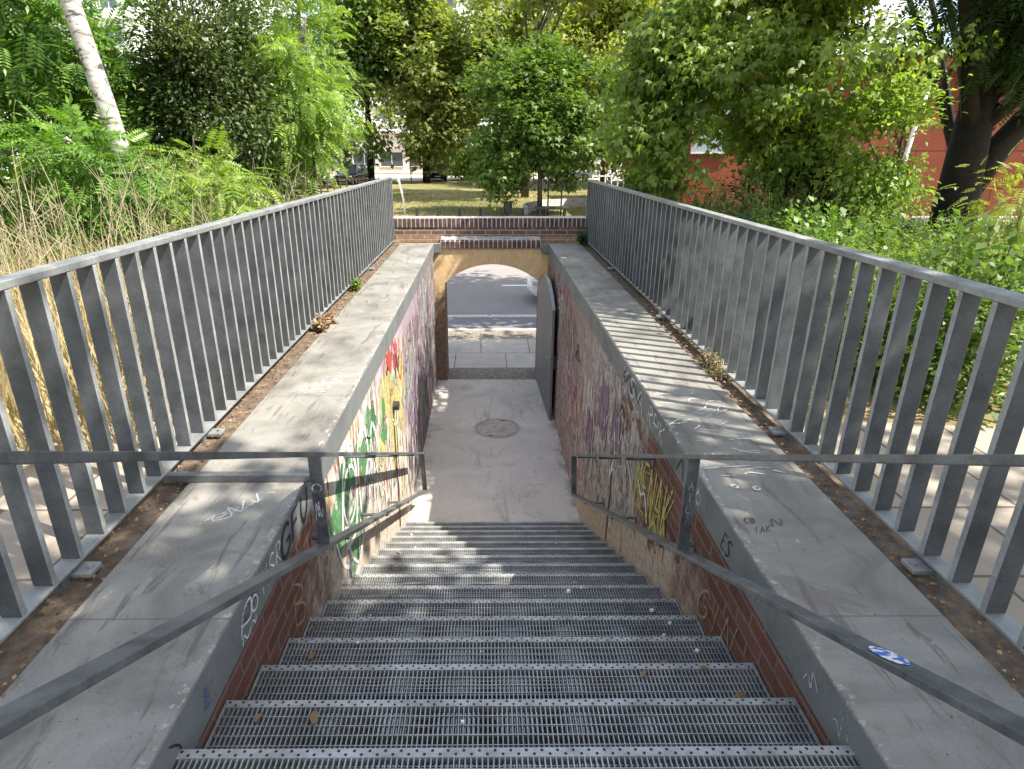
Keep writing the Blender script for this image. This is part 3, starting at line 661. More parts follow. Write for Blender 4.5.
rg_ = random.Random(77)
for fn, sg, W_, cols in ((onL, 1, LW, ('black','white','violet','silver','red')), (onR, -1, RW, ('black','silver','white','violet','chalk'))):
    for ci, cn in enumerate(cols):
        p = fn(.004+.001*ci)
        for i in range(9):
            y = rg_.uniform(3.6, 9.6); lo_ = max(nosing(y), ZL)+.55; z0 = rg_.uniform(min(lo_,-.5), -.32); n_ = rg_.randrange(5,11); sc_ = rg_.uniform(.07,.2)
            p.stroke([(sg*y + sc_*(k/(n_-1)*2.2-1.1) + rg_.uniform(-.3,.3)*sc_, z0 + sc_*rg_.uniform(-.8,.8)) for k in range(n_)], rg_.uniform(.008,.022))
            if i % 3 == 0: p.stroke([(sg*y-sc_, z0-sc_*.9), (sg*y+sc_*1.2, z0-sc_*.75)], .012)
        p.build(W_, SP[cn], cn.replace('chalk','pale grey')+' scribbled tags spread along the wall')
# ------------------------------------------------------------------ steel stairs
def nosing_mat():
    t = NT('perforated_nosing'); x, y, z = t.xyz()
    def dots(ox, yy):
        fx = t.math('SUBTRACT', t.math('FRACT', t.math('DIVIDE', t.math('ADD', x, ox), .046)), .5)
        dx = t.math('MULTIPLY', fx, .046); dy = t.math('SUBTRACT', y, yy)
        return t.math('LESS_THAN', t.math('ADD', t.math('MULTIPLY', dx, dx), t.math('MULTIPLY', dy, dy)), .0048**2)
    d = t.math('MAXIMUM', dots(0.,-.010), dots(.023,-.022))
    wp = t.n('ShaderNodeNewGeometry').outputs['Position']; n = t.noise(9., wp, 6., .7); col = t.mix(d, t.ramp(n, [(.3,(.20,.20,.195)),(.5,(.33,.335,.33)),(.7,(.44,.445,.44))]), (.02,.02,.022))
    return t.finish(col, .5, None, metal=.3)
M['nosing'] = nosing_mat()
ST = thing('steel_staircase', 'flight of galvanised grating steps leading down to the landing', 'stairs', (0,Y0,Z0))
def tread_mesh(depth):
    mb = MB(); w0, w1 = XL+.012, XR-.012; pitch = .0165; n = int((w1-w0)/pitch)
    for i in range(n+1):
        x = w0 + i*(w1-w0)/n; mb.box(x-.0019, x+.0019, .030, depth, -.030, 0.)
    k = 0; y = .030+.037
    while y < depth-.01:
        mb.box(w0, w1, y-.0015, y+.0015, -.008, .0016); y += .037
    mb.box(w0-.006, w0, 0, depth, -.045, .004); mb.box(w1, w1+.006, 0, depth, -.045, .004); mb.box(w0, w1, depth, depth+.004, -.035, .001)
    return mb
t0 = tread_mesh(G+.01).build('tread', M['steel_light'], ST, fix=False); t0.location = (0,0,0)
nm = MB(); nm.rbox(XL+.012, XR-.012, 0, .030, -.03, .003, .002); nm.build('nosing', M['nosing'], t0)
# the next step down starts in front (+y): each tread runs back (-y) from its nosing
for v in t0.data.vertices: v.co.y = -v.co.y
for v in t0.children[0].data.vertices: v.co.y = -v.co.y
t0.data.flip_normals(); t0.children[0].data.flip_normals()
for k in range(1, NT_):
    c = dup(t0, ST); c.location = (0, k*G, -k*RI)
pf = tread_mesh(2.2).build('platform_grating', M['steel_light'], ST, fix=False)
for v in pf.data.vertices: v.co.y = -v.co.y
pf.location = (0,-G-.02,.0)
pf.data.flip_normals()

# ------------------------------------------------------------------ guard railings
def railing(label, x_in, sgn, ztop_near, ztop_far, y0=-1.3, y1=11.0):
    root = thing('metal_railing', label, 'railing', (x_in, 0, 0))
    D = .075; cx = sgn*(D/2)
    zt = lambda y: ztop_near + (ztop_far-ztop_near)*y/11.
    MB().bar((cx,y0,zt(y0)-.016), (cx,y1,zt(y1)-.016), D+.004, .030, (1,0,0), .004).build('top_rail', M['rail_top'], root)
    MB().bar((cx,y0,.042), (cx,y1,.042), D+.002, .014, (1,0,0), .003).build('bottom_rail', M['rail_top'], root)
    n = 76; sp = .1625
    b = None
    for i in range(n):
        y = y1 - .02 - i*sp
        if b is None:
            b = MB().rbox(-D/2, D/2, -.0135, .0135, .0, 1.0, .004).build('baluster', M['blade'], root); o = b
            b.data.materials.append(M['pale_edge'])          # second, paler tone on the narrow edges
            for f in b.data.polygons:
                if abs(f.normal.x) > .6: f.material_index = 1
        else: o = b.copy(); COL.objects.link(o); o.parent = root
        o.location = (cx, y, .048); o.scale = (1,1, zt(y)-.031-.048)
    for y in (y1-.02, y1-2.6, y1-5.2, y1-7.8, y1-9.05):
        f = MB().rbox(-.05, .05, -.04, .04, -.02, .0, .003); f.cyl((-.03*sgn,0,-.0005), .011, .012, 12); f.build('foot_plate', M['rail_top'], root).location = (cx-sgn*.045, y+.07, .015)
        MB().rbox(-.02,.02,-.02,.02,-.05,.036,.003).build('foot_stub', M['steel'], root).location = (cx, y, .0)
    return root
RL = railing('grey steel railing on the left coping beside the dry grass', -1.588, -1, 1.155, 1.085)
RR = railing('grey steel railing on the right coping in front of the bushes', 1.716, 1, 1.108, 1.045)
bb = MB().rbox(-1.60+1.588, -.868+1.588, 2.70, 2.742, .001, .042, .004).build('cross_bar', M['rail_dark'], RL)

# ------------------------------------------------------------------ handrails
def handrail(label, x, up_a, up_b, lo_a, lo_b, post_y, wall_x, sgn):
    root = thing('handrail', label, 'handrail', (x, 0, 0)); W, T = .058, .021
    def pt(q, y): a, b = q; t = (y-a[0])/(b[0]-a[0]); return Vector((0, y, a[1]+(b[1]-a[1])*t))
    up = (up_a, up_b); lo = (lo_a, lo_b); ye = up_b[0]
    def ext(q, y): return pt(q, y)
    MB().bar(ext(up, -.6), ext(up, ye), W, T, (1,0,0), .003).build('upper_rail', M['rail_dark'], root)
    MB().bar(ext(lo, -.6), ext(lo, lo_b[0]), W, T, (1,0,0), .003).build('lower_rail', M['rail_dark'], root)
    a = ext(up, ye-.008); b = ext(lo, lo_b[0]-.008); MB().bar(a, b, W-.002, .018, (1,0,0), .003).build('end_bar', M['rail_dark'], root)
    a = ext(up, post_y)-Vector((0,0,T/2)); b = ext(lo, post_y)+Vector((0,0,T/2+.002)); MB().bar(b, a, W-.004, .014, (1,0,0), .003).build('post', M['rail_dark'], root)
    d = wall_x - x
    for q, ys in ((up, (3.6,4.5,5.5)), (lo, (2.75,3.9,5.0))):
        for y in ys:
            c = ext(q, y) - Vector((0,0,T/2+.014)); m = MB(); a0, a1 = sorted((-.02*np.sign(d), d)); m.rbox(a0, a1, c.y-.012, c.y+.012, c.z-.002, c.z+.012, .002)
            m.rbox(*sorted((d-.008*np.sign(d), d)), c.y-.035, c.y+.035, c.z-.045, c.z+.03, .002); m.build('bracket', M['rail_dark'], root)
    return root, up, lo, ext
HL, up, lo, ext = handrail('steel handrail on the left of the steps with two sloping bars', -.74, (.85,1.108), (6.33,-1.71), (.70,.735), (6.5,-2.30), 2.375, XL, -1)
pp = ext(up, 2.375); p = Paint((-.74,2.375-.0085,pp.z), (1,0,0), (0,0,1), (0,-1,0)); p.ring((0,-.16),.02,.007); p.scribble((0,-.28),.016,.06,6,.003,3); p.build(HL, SP['chalk'], 'small chalk ring on the post')
HR, up, lo, ext = handrail('steel handrail on the right of the steps with a blue and white sticker', .93, (.95,1.045), (5.9,-1.52), (.79,.602), (5.76,-1.915), 2.47, XR, 1)
pp = ext(up, 2.47); p = Paint((.93,2.47-.0085,pp.z), (1,0,0), (0,0,1), (0,-1,0))
for i,ch in enumerate('ATCA'): p.text(ch, -.015, -.17-i*.06, .03, .045, .003)
p.build(HR, SP['chalk'], 'chalk letters on the post')
a = ext(lo, 1.045); b = ext(lo, 1.165); dd = (b-a).normalized(); nn = Vector((1,0,0)).cross(dd)
def sticker_mat():
    t = NT('sticker_print'); n = t.noise(55., detail=4.); return t.finish(t.ramp(n, [(.46,(.8,.8,.8)),(.52,(.08,.16,.5))]), .4)
sk = MB(); c = (a+b)/2; L = (b-a).length/2
sk.add([c + dd*(L*math.cos(t)) + Vector((1,0,0))*(.024*math.sin(t)) + nn*.0125 for t in np.linspace(0,2*math.pi,20,endpoint=False)], [tuple(range(20))]); sk.build('sticker', sticker_mat(), HR, fix=False)

# ------------------------------------------------------------------ arch wall towards the street
AW = thing('street_wall', 'brick wall with a low yellow arch leading out to the street', 'wall', (.11,YA,ZL))
o = np.array((.11,YA,ZL))
def aw(mb, name, mat, fix=True):
    mb.v = [tuple(np.array(p)-o) for p in mb.v]; ob = mb.build(name, mat, AW, fix); return ob
# the pattern of these bricks is laid out in the wall's own coordinates
ax0, ax1, zs, zc = -.74, .96, -.71, -.375
hw = (ax1-ax0)/2; cxm = (ax0+ax1)/2; rise = zc-zs; RA = (hw*hw+rise*rise)/(2*rise); za = zc-RA
arc = [(cxm+RA*math.sin(t), za+RA*math.cos(t)) for t in np.linspace(-math.asin(hw/RA), math.asin(hw/RA), 25)]
pan = MB(); yb = YB-.002; top = -.095; Xa, Xb = XL-.04, XR+.04
for i in range(24):
    (xa,za_),(xb,zb_) = arc[i], arc[i+1]
    pan.add([(xa,YA,za_),(xb,YA,zb_),(xb,YA,top),(xa,YA,top),(xa,yb,za_),(xb,yb,zb_),(xb,yb,top),(xa,yb,top)], [(0,1,2,3),(5,4,7,6),(0,4,5,1),(3,2,6,7)])
for a, b in ((Xa,ax0),(ax1,Xb)): pan.box(a, b, YA, yb, ZL-.1, top)
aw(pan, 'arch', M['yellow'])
sd = MB()
n = 21; xs0, xs1 = -.79, .945; wbr = (xs1-xs0)/n
for i in range(n):
    a = xs0+i*wbr+.009; b = xs0+(i+1)*wbr-.009
    y_0, y_1, z_0, z_1 = YA-.035, YP-.003, -.094, .022
    sd.add([(a,y_0,z_0),(b,y_0,z_0),(b,y_1,z_0),(a,y_1,z_0),(a,y_0,z_1),(b,y_0,z_1),(b,y_1,.075),(a,y_1,.075)], [(0,3,2,1),(4,5,6,7),(0,1,5,4),(1,2,6,5),(2,3,7,6),(3,0,4,7)])
aw(sd, 'brick_sill', M['dark_header'])
sp = MB()
for i in range(n):
    a = xs0+i*wbr+.010; b = xs0+(i+1)*wbr-.010
    sp.add([(a,YA+.03,.0385),(b,YA+.03,.0385),(b,YP-.006,.0785),(a,YP-.006,.0785)], [(0,1,2,3)])
aw(sp, 'sky_lit_brick_top', M['lit_header'], False)  # pale plates painting the sky-lit tops of the sill bricks
mt = MB(); a, b = xs0-.004, xs1+.004
mt.add([(a,YA-.028,-.09),(b,YA-.028,-.09),(b,YP-.004,-.09),(a,YP-.004,-.09),(a,YA-.028,.0195),(b,YA-.028,.0195),(b,YP-.004,.0735),(a,YP-.004,.0735)], [(0,3,2,1),(4,5,6,7),(0,1,5,4),(1,2,6,5),(2,3,7,6),(3,0,4,7)])
aw(mt, 'sill_mortar', M['pale_mortar'])
pw = MB(); 
for a, b in ((-45,Xa-.001),(Xb+.001,45)): pw.box(a, b, YP, YB, ZL-.1, .23)
pw.box(Xa, Xb, YP, YB-.004, top+.001, .23)
aw(pw, 'brickwork', M['street_brick'])
oc = MB(); oc.box(-1.60, xs0-.01, YP-.02, YP-.002, -.03, .075); oc.box(xs1+.01, 1.72, YP-.02, YP-.002, -.03, .075); aw(oc, 'base_course', M['orange_brick'])
hc = MB(); 
for i in range(-70,71): hc.rbox(i*.0785+.0085+.02, (i+1)*.0785-.0085+.02, YP-.012, YB+.012, .231, .381, .003)
aw(hc, 'header_coping', M['dark_header'])
hm = MB(); hm.box(-44.9, 44.9, YP-.008, YB+.008, .2305, .3785); hm.box(-44.9, 44.9, YP+.03, YB-.03, .3825, .386); aw(hm, 'coping_mortar_and_lit_top', M['pale_mortar'])  # upper box: pale sheet painting the sky-lit line along the coping top
MB()

# ------------------------------------------------------------------ gate leaf, manhole, litter
GT = thing('steel_gate', 'grey steel gate leaf with an arched top folded open against the right wall', 'gate', (.925,10.90,ZL))
L = 1.84; zz = lambda s: (za + math.sqrt(max(0,RA*RA-((s/L-.5)*2*hw)**2))) - ZL - .03
poly = [(0,.04)] + [(L*i/20, zz(L*i/20)) for i in range(21)] + [(L,.04)]
g = MB().prism(poly, lambda s,z:(-.0,-s,z), lambda s,z:(.035,-s,z)); lf = g.build('leaf', M['gate'], GT)
fr = MB(); rim = poly[1:-1]
for i in range(len(rim)-1):
    (s0,z0_),(s1,z1_) = rim[i], rim[i+1]
    fr.add([(-.006,-s0,z0_+.001),(.041,-s0,z0_+.001),(.041,-s1,z1_+.001),(-.006,-s1,z1_+.001),(-.006,-s0,z0_+.008),(.041,-s0,z0_+.008),(.041,-s1,z1_+.008),(-.006,-s1,z1_+.008)], [(0,3,2,1),(4,5,6,7),(0,1,5,4),(1,2,6,5),(2,3,7,6),(3,0,4,7)])
fr.build('rim', M['steel_light'], GT)
MB().rbox(.036,.14,-1.85,-1.66,.88,1.08,.004).build('lock_box', M['black'], GT)
for z in (.35,1.5): MB().cyl((.015,.012,z), .016, .14, 12).build('hinge', M['steel'], GT)
MB().rbox(-.012,-.001,-1.81,-1.76,.93,1.09,.003).build('lock_plate', M['steel_light'], GT)
hd = MB(); hd.tube([(-.01,-1.785,1.04),(-.05,-1.785,1.04),(-.055,-1.70,1.035)], .009, 8); hd.build('handle', M['steel_light'], GT)
GT.rotation_euler.z = R(2.2)

MH = thing('manhole_cover', 'round concrete manhole cover flush with the landing', 'manhole', (.165,8.80,ZL))
rg = MB(); n = 48
for i in range(n):
    a0, a1 = 2*math.pi*i/n, 2*math.pi*(i+1)/n
    for (ra, rb) in ((.312,.334),(.350,.364)): rg.add([(ra*math.cos(a0),ra*math.sin(a0),.003),(rb*math.cos(a0),rb*math.sin(a0),.003),(rb*math.cos(a1),rb*math.sin(a1),.003),(ra*math.cos(a1),ra*math.sin(a1),.003)], [(0,1,2,3)])
rg.build('ring', mottled('manhole_ring', (.17,.145,.125), (.36,.33,.30), 18, .9, .3), MH, fix=False)
mc = MB(); mc.cyl((0,0,-.02), .313, .0225, 40); mc.build('lid', mottled('manhole_lid', (.30,.27,.24), (.43,.40,.36), 9, .9, .6, 0, 55), MH)
for s in (-1,1): MB().box(-.035+s*.1,.035+s*.1,s*.27-.012,s*.27+.012,.0028,.006).build('lifting_slot', M['black'], MH)

lab = 'pale dry scrap lying on the grating of the steps'
r_ = random.Random(5)
for i in range(46):
    k = r_.randrange(0, NT_); y = Y0 + k*G - r_.uniform(.03,.29); x = r_.uniform(XL+.1, XR-.1); z = Z0 - k*RI + .007
    s = r_.uniform(.007,.015) if i > 8 else r_.uniform(.012,.02)
    m = MB(); q = [(s*r_.uniform(.6,1.2)*math.cos(a), s*r_.uniform(.6,1.2)*math.sin(a)) for a in np.linspace(0,6.28,7)[:-1]]
    m.add([(a,b,-.003) for a,b in q] + [(a*.7,b*.7,s*.5) for a,b in q], [tuple(range(6))[::-1], tuple(range(6,12))] + [(j,(j+1)%6,6+(j+1)%6,6+j) for j in range(6)])
    ob = m.build('litter_scrap', M['litter_pale']); ob.location = (x,y,z); tag(ob, lab, 'litter', 'pale scraps on the steps')
lab = 'curled dry brown leaf caught on the grating of the steps'
for i in range(26):
    k = r_.randrange(0, NT_); y = Y0 + k*G - r_.uniform(.02,.28); x = XL+.03+abs(r_.gauss(0,.35)) if i % 2 else XR-.03-abs(r_.gauss(0,.35)); z = Z0 - k*RI + .008
    s = r_.uniform(.014,.03); a_ = r_.uniform(0,6.28); m = MB(); q = [(-1,0,.0),(-.4,.45,.25),(.4,.4,.3),(1.1,0,.1),(.4,-.4,.35),(-.4,-.45,.2)]
    m.add([(s*(u*math.cos(a_)-v*math.sin(a_)), s*(u*math.sin(a_)+v*math.cos(a_)), s*w_) for u,v,w_ in q], [(0,1,5),(1,2,4,5),(2,3,4)])
    ob = m.build('dry_leaf', M['litter'], fix=False); ob.location = (min(max(x,XL+.03),XR-.03),y,z); tag(ob, lab, 'leaf', 'dry leaves on the steps')
# leaf litter in the soil strips and dry tufts at the railing feet
n = 2600; P = np.stack([np.where(rng.uniform(size=n)<.5, rng.uniform(-1.66,-1.465,n), rng.uniform(1.615,1.76,n)), rng.uniform(-.5,10.9,n), np.full(n,-.012)], 1); P[:,2] += rng.uniform(0,.02,n)
V = place_leaves('broad', P, rng.normal(size=(n,3))*[1,1,.25], np.array([0,0,1.])+rng.normal(size=(n,3))*.4, rng.uniform(.008,.026,n))
tag(np_mesh('leaf_litter', V, quads(V), M['litter']), kind='stuff')
herb('weed_tuft', 'pale straw coloured weed tuft at the foot of the right railing', 1.70, 4.35, -.02, (.09,.22), .17, 30, 'straw', .05, 3, per=12, cat='weed', lean=.9, stems='stalk')
herb('weed_tuft', 'brown withered weed tuft midway along the left railing foot', -1.50, 5.6, -.02, (.07,.25), .14, 22, 'litter', .06, 4, kind='broad', per=8, cat='weed', lean=.9, stems='stalk')
herb('weed_tuft', 'small green and brown weed further along the left railing foot', -1.52, 7.3, -.02, (.06,.2), .17, 14, 'lf_mid', .06, 5, kind='broad', per=8, cat='weed', lean=.6)
herb('weed_tuft', 'dark green weed at the far end of the right railing', 1.63, 10.75, -.02, (.06,.08), .35, 9, 'lf_shade', .09, 6, kind='broad', per=10, cat='weed', lean=.4)

# ------------------------------------------------------------------ cars
def car(label, loc, rz, paint, L=4.4, Wd=1.78, Hh=1.48, roof=(.28,.72), name='parked_car', group=None):
    root = thing(name, label, 'car', loc, rz, group)
    # side outline lofted over half-width sections
    prof = [(0,.42,.30),(.015,.58,.24),(.04,.70,.22),(.2,.86,.2),(.30,.92,.2),(.97,.90,.2),(.99,.72,.24),(1.,.45,.30)]
    xs = np.linspace(0,1,45); belt = np.interp(xs, [0,.02,.06,.24,.32,.9,.965,.99,1], [.55,.68,.76,.90,.95,.98,.93,.80,.6]); low = np.interp(xs, [0,.03,.1,.9,.97,1], [.40,.26,.2,.2,.28,.42]); wid = np.interp(xs, [0,.03,.12,.5,.88,.97,1], [.62,.80,.95,1,.97,.86,.70])*Wd/2
    mb = MB(); K = 9; rows = []
    for i, x in enumerate(xs):
        row = []
        for k in range(K):
            t = k/(K-1); z = low[i] + (belt[i]-low[i])*t; w = wid[i]*(1-.10*(2*t-1)**4 - .05*t); row.append((x*L-L/2, w, z))
        rows.append(row)
    vs = []; fs = []
    for row in rows: vs += row + [(a,-b,c) for a,b,c in row]
    S2 = 2*K
    for i in range(len(xs)-1):
        for k in range(K-1):
            a = i*S2+k; fs.append((a, a+1, a+S2+1, a+S2)); a += K; fs.append((a+1, a, a+S2, a+S2+1))
        a = i*S2+K-1; b = i*S2+2*K-1; fs.append((a, b, b+S2, a+S2)); a = i*S2; b = i*S2+K; fs.append((b, a, a+S2, b+S2))
    for base in (0, (len(xs)-1)*S2):
        for k in range(K-1): fs.append((base+k, base+K+k, base+K+k+1, base+k+1))
    mb.add(vs, fs, True); mb.build('body', M[paint], root)
    # cabin
    cab = MB(); a0, a1 = .25, .93; r0, r1 = roof
    def ring(z, xa, xb, w): return [(xa*L-L/2,-w,z),(xa*L-L/2,w,z),(xb*L-L/2,w,z),(xb*L-L/2,-w,z)]
    w0 = Wd/2*.90; w1 = Wd/2*.68
    v8 = ring(.90,a0,a1,w0) + ring(Hh-.05, .42, .84, w1); cab.add(v8, [(0,1,5,4),(1,2,6,5),(2,3,7,6),(3,0,4,7)]); cab.build('window', M['glass'], root)
    rf = MB(); rf.add(ring(Hh-.055,.41,.85,w1+.012)+ring(Hh-.005,.45,.80,w1*.86), [(0,1,2,3)[::-1],(4,5,6,7),(0,1,5,4),(1,2,6,5),(2,3,7,6),(3,0,4,7)])
    for s in (-1,1):
        for (xa,xb) in ((a0,.42),(.58,.60),(a1,.84)):
            rf.tube([(xa*L-L/2, s*(w0+.004), .90), (xb*L-L/2, s*(w1+.006), Hh-.05)], .03, 5)
    rf.build('roof', M[paint], root)
    for sx in (.19,.80):
        for s in (-1,1):
            c = (sx*L-L/2, s*(Wd/2-.20) if s < 0 else Wd/2-.20, .31); wh = MB(); wh.cyl((c[0],c[1]-(0 if s>0 else 0),c[2]), .31, s*.21, 28, 'y'); w = wh.build('wheel', M['rubber'], root)
            MB().cyl((c[0],c[1]+s*.2,c[2]), .2, s*.016, 20, 'y').build('rim', M['chrome'], w)
    for s in (-1,1):
        MB().rbox(.012*L-L/2, .07*L-L/2, s*.62-.13, s*.62+.13, .60, .72, .03).build('headlight', M['lamp'], root)
        MB().rbox(.975*L-L/2, .997*L-L/2, s*.60-.1, s*.60+.1, .62, .82, .02).build('tail_light', NT('tail_lamp').finish((.3,.02,.02), .2), root)
        MB().rbox(.30*L-L/2, .335*L-L/2, s*(Wd/2+.06)-.08, s*(Wd/2+.06)+.08, .93, 1.06, .02).build('mirror', M[paint], root)
    MB().rbox(-L/2-.012, -L/2+.02, -.26, .26, .36, .47, .004).build('number_plate', M['white_line'], root)
    return root
car('white car on the road seen through the arch behind the gate', (3.40,17.70,ZL-.05), 0, 'car_white')
car('dark car parked on the sandy street right of a tree trunk', (-4.75,61.0,-1.342), R(100), 'car_dark')
car('dark car parked in deep shade on the far left street', (-11.3,55,-1.342), R(80), 'car_dark', Hh=1.55)
car('silver car parked beyond the lawn above the far end of right railing', (10.0,60.5,-1.342), R(20), 'car_white')

# ------------------------------------------------------------------ park furniture
lw = MB(); pts = [(2.0+.0,28.9),(2.6,31.5),(3.6,33.6),(5.4,35.0),(9,35.6)]
lb = MB(); P2 = [Vector((1.8,29.6,0)),Vector((2.1,31.2,0)),Vector((2.9,32.6,0)),Vector((4.2,33.4,0)),Vector((6.2,33.7,0)),Vector((8.5,33.8,0))]
for i in range(len(P2)-1):
    a, b = P2[i], P2[i+1]; d = (b-a).normalized(); s = Vector((-d.y,d.x,0))*.12
    lb.add([(a-s)+Vector((0,0,-1.4)),(b-s)+Vector((0,0,-1.4)),(b+s)+Vector((0,0,-1.4)),(a+s)+Vector((0,0,-1.4)),(a-s)+Vector((0,0,-.95)),(b-s)+Vector((0,0,-.95)),(b+s)+Vector((0,0,-.95)),(a+s)+Vector((0,0,-.95))], [(0,3,2,1),(4,5,6,7),(0,1,5,4),(1,2,6,5),(2,3,7,6),(3,0,4,7)])
tag(lb.build('low_wall', M['kerb']), 'low pale curved wall beside the round young tree', 'wall')
lt = thing('litter_bin', 'small dark litter bin standing beside the low pale wall', 'bin', (.98,28.9,-1.38)); MB().cyl((0,0,.12),.17,.5,20,'z',.2).build('bin_body', M['black'], lt); MB().cyl((0,0,.0),.04,.13,10).build('foot', M['black'], lt); MB().cyl((0,0,.62),.215,.03,20).build('rim', M['black'], lt)
bn = thing('park_bench', 'long dark bench slab in front of two thin posts', 'bench', (2.95,28.6,-1.38)); MB().rbox(-.75,.75,-.22,.22,.34,.46,.03).build('seat', M['black'], bn)
for s in (-.55,.55): MB().rbox(s-.05,s+.05,-.18,.18,0,.34,.01).build('leg', M['black'], bn)
for i,(x,y,l) in enumerate([(2.78,28.95,'left one of two thin dark posts behind the bench slab'),(3.38,28.95,'right one of two thin dark posts behind the bench slab')]):
    q = MB(); q.cyl((0,0,0), .035, 1.75, 10); q.cyl((0,0,1.75), .045, .05, 10); o_ = q.build('post', M['black']); o_.location = (x,y,-1.38); tag(o_, l, 'post')
q = MB(); q.tube([(0,0,0),(-.05,0,.75),(-.22,.1,1.5)], [.045,.045,.04], 10); q.cyl((-.24,.1,1.45),.055,.12,12); q_ = q.build('leaning_post', M['white_paint']); q_.location = (-3.75,29.6,-1.38); tag(q_, 'leaning pale post on the lawn just right of the left railing end', 'post')
for i in range(7):
    m = MB(); m.rbox(-.055,.055,-.055,.055,0,.36,.01); m.rbox(-.04,.04,-.04,.04,.36,.38,.01); b_ = m.build('bollard', M['black']); b_.location = (-3.1+i*.95,28.75,-1.39); tag(b_, 'short dark bollard in the row along the lawn edge', 'bollard', 'short bollards along the lawn edge')
# picket fences
def picket(label, x0, x1, y, z, h=.95, mat='white_paint', tilt=0):
    root = thing('picket_fence', label, 'fence', (x0,y,z)); n = int((x1-x0)/.42)
    MB().rbox(0,x1-x0,-.03,.03,h-.16,h-.08,.005).build('rail', M[mat], root)
    MB().rbox(0,x1-x0,-.03,.03,.12,.2,.005).build('rail', M[mat], root)
    pk = None
    for i in range(min(n,98)):
        if pk is None: pk = MB().rbox(-.045,.045,-.05,-.031,.02,h,.005).build('picket', M[mat], root); c = pk
        else: c = pk.copy(); COL.objects.link(c); c.parent = root
        c.location.x = i*(x1-x0)/n
    return root
picket('dark picket fence across the street above the left railing', -22, -6.2, 43, -1.36, 1.05, 'bark_mid')
picket('pale picket fence on the far side beyond the right railing end', 7.2, 22, 44, -1.36, 1.2)
sg = thing('street_sign', 'small dark sign on a thin pole in front of the shop front', 'sign', (-6.6,57.5,-1.35)); MB().cyl((0,0,0),.05,3.1,8).build('pole', M['black'], sg); MB().rbox(-.4,.4,-.09,-.05,2.1,3.0,.02).build('sign_plate', M['black'], sg)

# ------------------------------------------------------------------ buildings
def window_grid(root, xs, zs, y, w, h, frame, glass, d=.09):
    f0 = None
    for z in zs:
        for x in xs:
            if f0 is None:
                m = MB(); m.box(-w/2-.07,w/2+.07,-d,-.0,-.07,0); m.box(-w/2-.07,w/2+.07,-d,-.0,h,h+.07); m.box(-w/2-.07,-w/2,-d,0,.0,h); m.box(w/2,w/2+.07,-d,0,0.,h); m.box(-.03,.03,-d*.8,0,.002,h-.002)
                f0 = m.build('window', M[frame], root); g = MB(); g.box(-w/2+.002,w/2-.002,-d*.4,-.0025,.002,h-.002); g.build('pane', M[glass], f0); f0.location = (x,y,z)
            else: c = dup(f0, root); c.location = (x,y,z)
def block(label, x0, x1, y0, y1, z0, h, floors, nwin, wall='plaster_white', ww=1.7, wh=1.5, balc=True, roof='black'):
    root = thing('apartment_building', label, 'building', ((x0+x1)/2, y0, z0)); W = x1-x0
    MB().box(-W/2, W/2, 0, y1-y0, 0, h).build('wall', M[wall], root); MB().box(-W/2-.3, W/2+.3, -.3, y1-y0+.3, h+.002, h+.5).build('roof', M['kerb'], root)
    fh = h/floors
    window_grid(root, [-W/2+(i+.5)*W/nwin for i in range(nwin)], [k*fh+.9 for k in range(floors)], -.002, ww, wh, 'plaster_white', 'glass')
    if balc:
        for k in range(1, floors): MB().box(-W/2, W/2, -.45, -.004, k*fh-.1, k*fh+.35).build('balcony_band', M['plaster_white'], root)
    return root
block('tall pale apartment slab rising behind the park trees', -18, 26, 105, 118, -1.3, 33, 11, 9, wh=1.6, ww=3.0)
block('pale apartment block glimpsed at the upper left behind the shrubs', -58, -36, 72, 84, -1.3, 24, 8, 6)
sh = thing('shop_building', 'low pale pink shop front at the end of the sandy street', 'building', (-10.5,75,-1.3))
MB().box(-9,6.5,0,8,0,4.3).build('wall', M['pink'], sh); MB().box(-9.3,6.8,-.9,8.2,4.302,4.7).build('roof', M['plaster_white'], sh)
window_grid(sh, [-6.5,-3.3,-.2,3.2], [.8], -.002, 2.5, 1.5, 'plaster_white', 'glass')
MB().box(-9,6.5,-.05,-.003,2.9,3.5).build('fascia', M['plaster_white'], sh)
rb = thing('red_building', 'red panelled building behind the large trees on the right', 'building', (8.4,27.6,-1.6))
MB().box(0,20,0,12,0,6.1).build('wall', M['red'], rb); MB().box(-.35,20.3,-.5,12.3,6.102,6.5).build('roof', M['red'], rb)
w_ = MB(); w_.box(-.06,1.52,-.10,-.002,-.08,0); w_.box(-.06,1.52,-.1,-.002,2.1,2.16); w_.box(-.06,0,-.1,-.002,.0,2.1); w_.box(1.46,1.52,-.1,-.002,0,2.1); wf = w_.build('window', M['steel_light'], rb); wf.location = (.18,0,3.0); g = MB(); g.box(0.001,1.459,-.05,-.0025,.001,2.099); g.build('pane', M['grey_glass'], wf); g = MB(); g.rbox(-.1,1.56,-.22,-.101,-.12,-.06,.01); g.build('sill', M['chrome'], wf)
for x in (14.5,17.):
    c = dup(wf, rb); c.location = (x,0,2.8)
dpz = MB(); dpz.tube([(9.05,-.13,.6),(9.1,-.13,2.6),(9.25,-.14,4.3),(9.5,-.16,5.9)], .095, 10); dpz.build('downpipe', M['white_paint'], rb)
# forecourt in front of it
sheet('forecourt', [(9,20,-.9),(30,20,-.9),(30,27.55,-1.3),(9,27.55,-1.3)], M['gutter'])

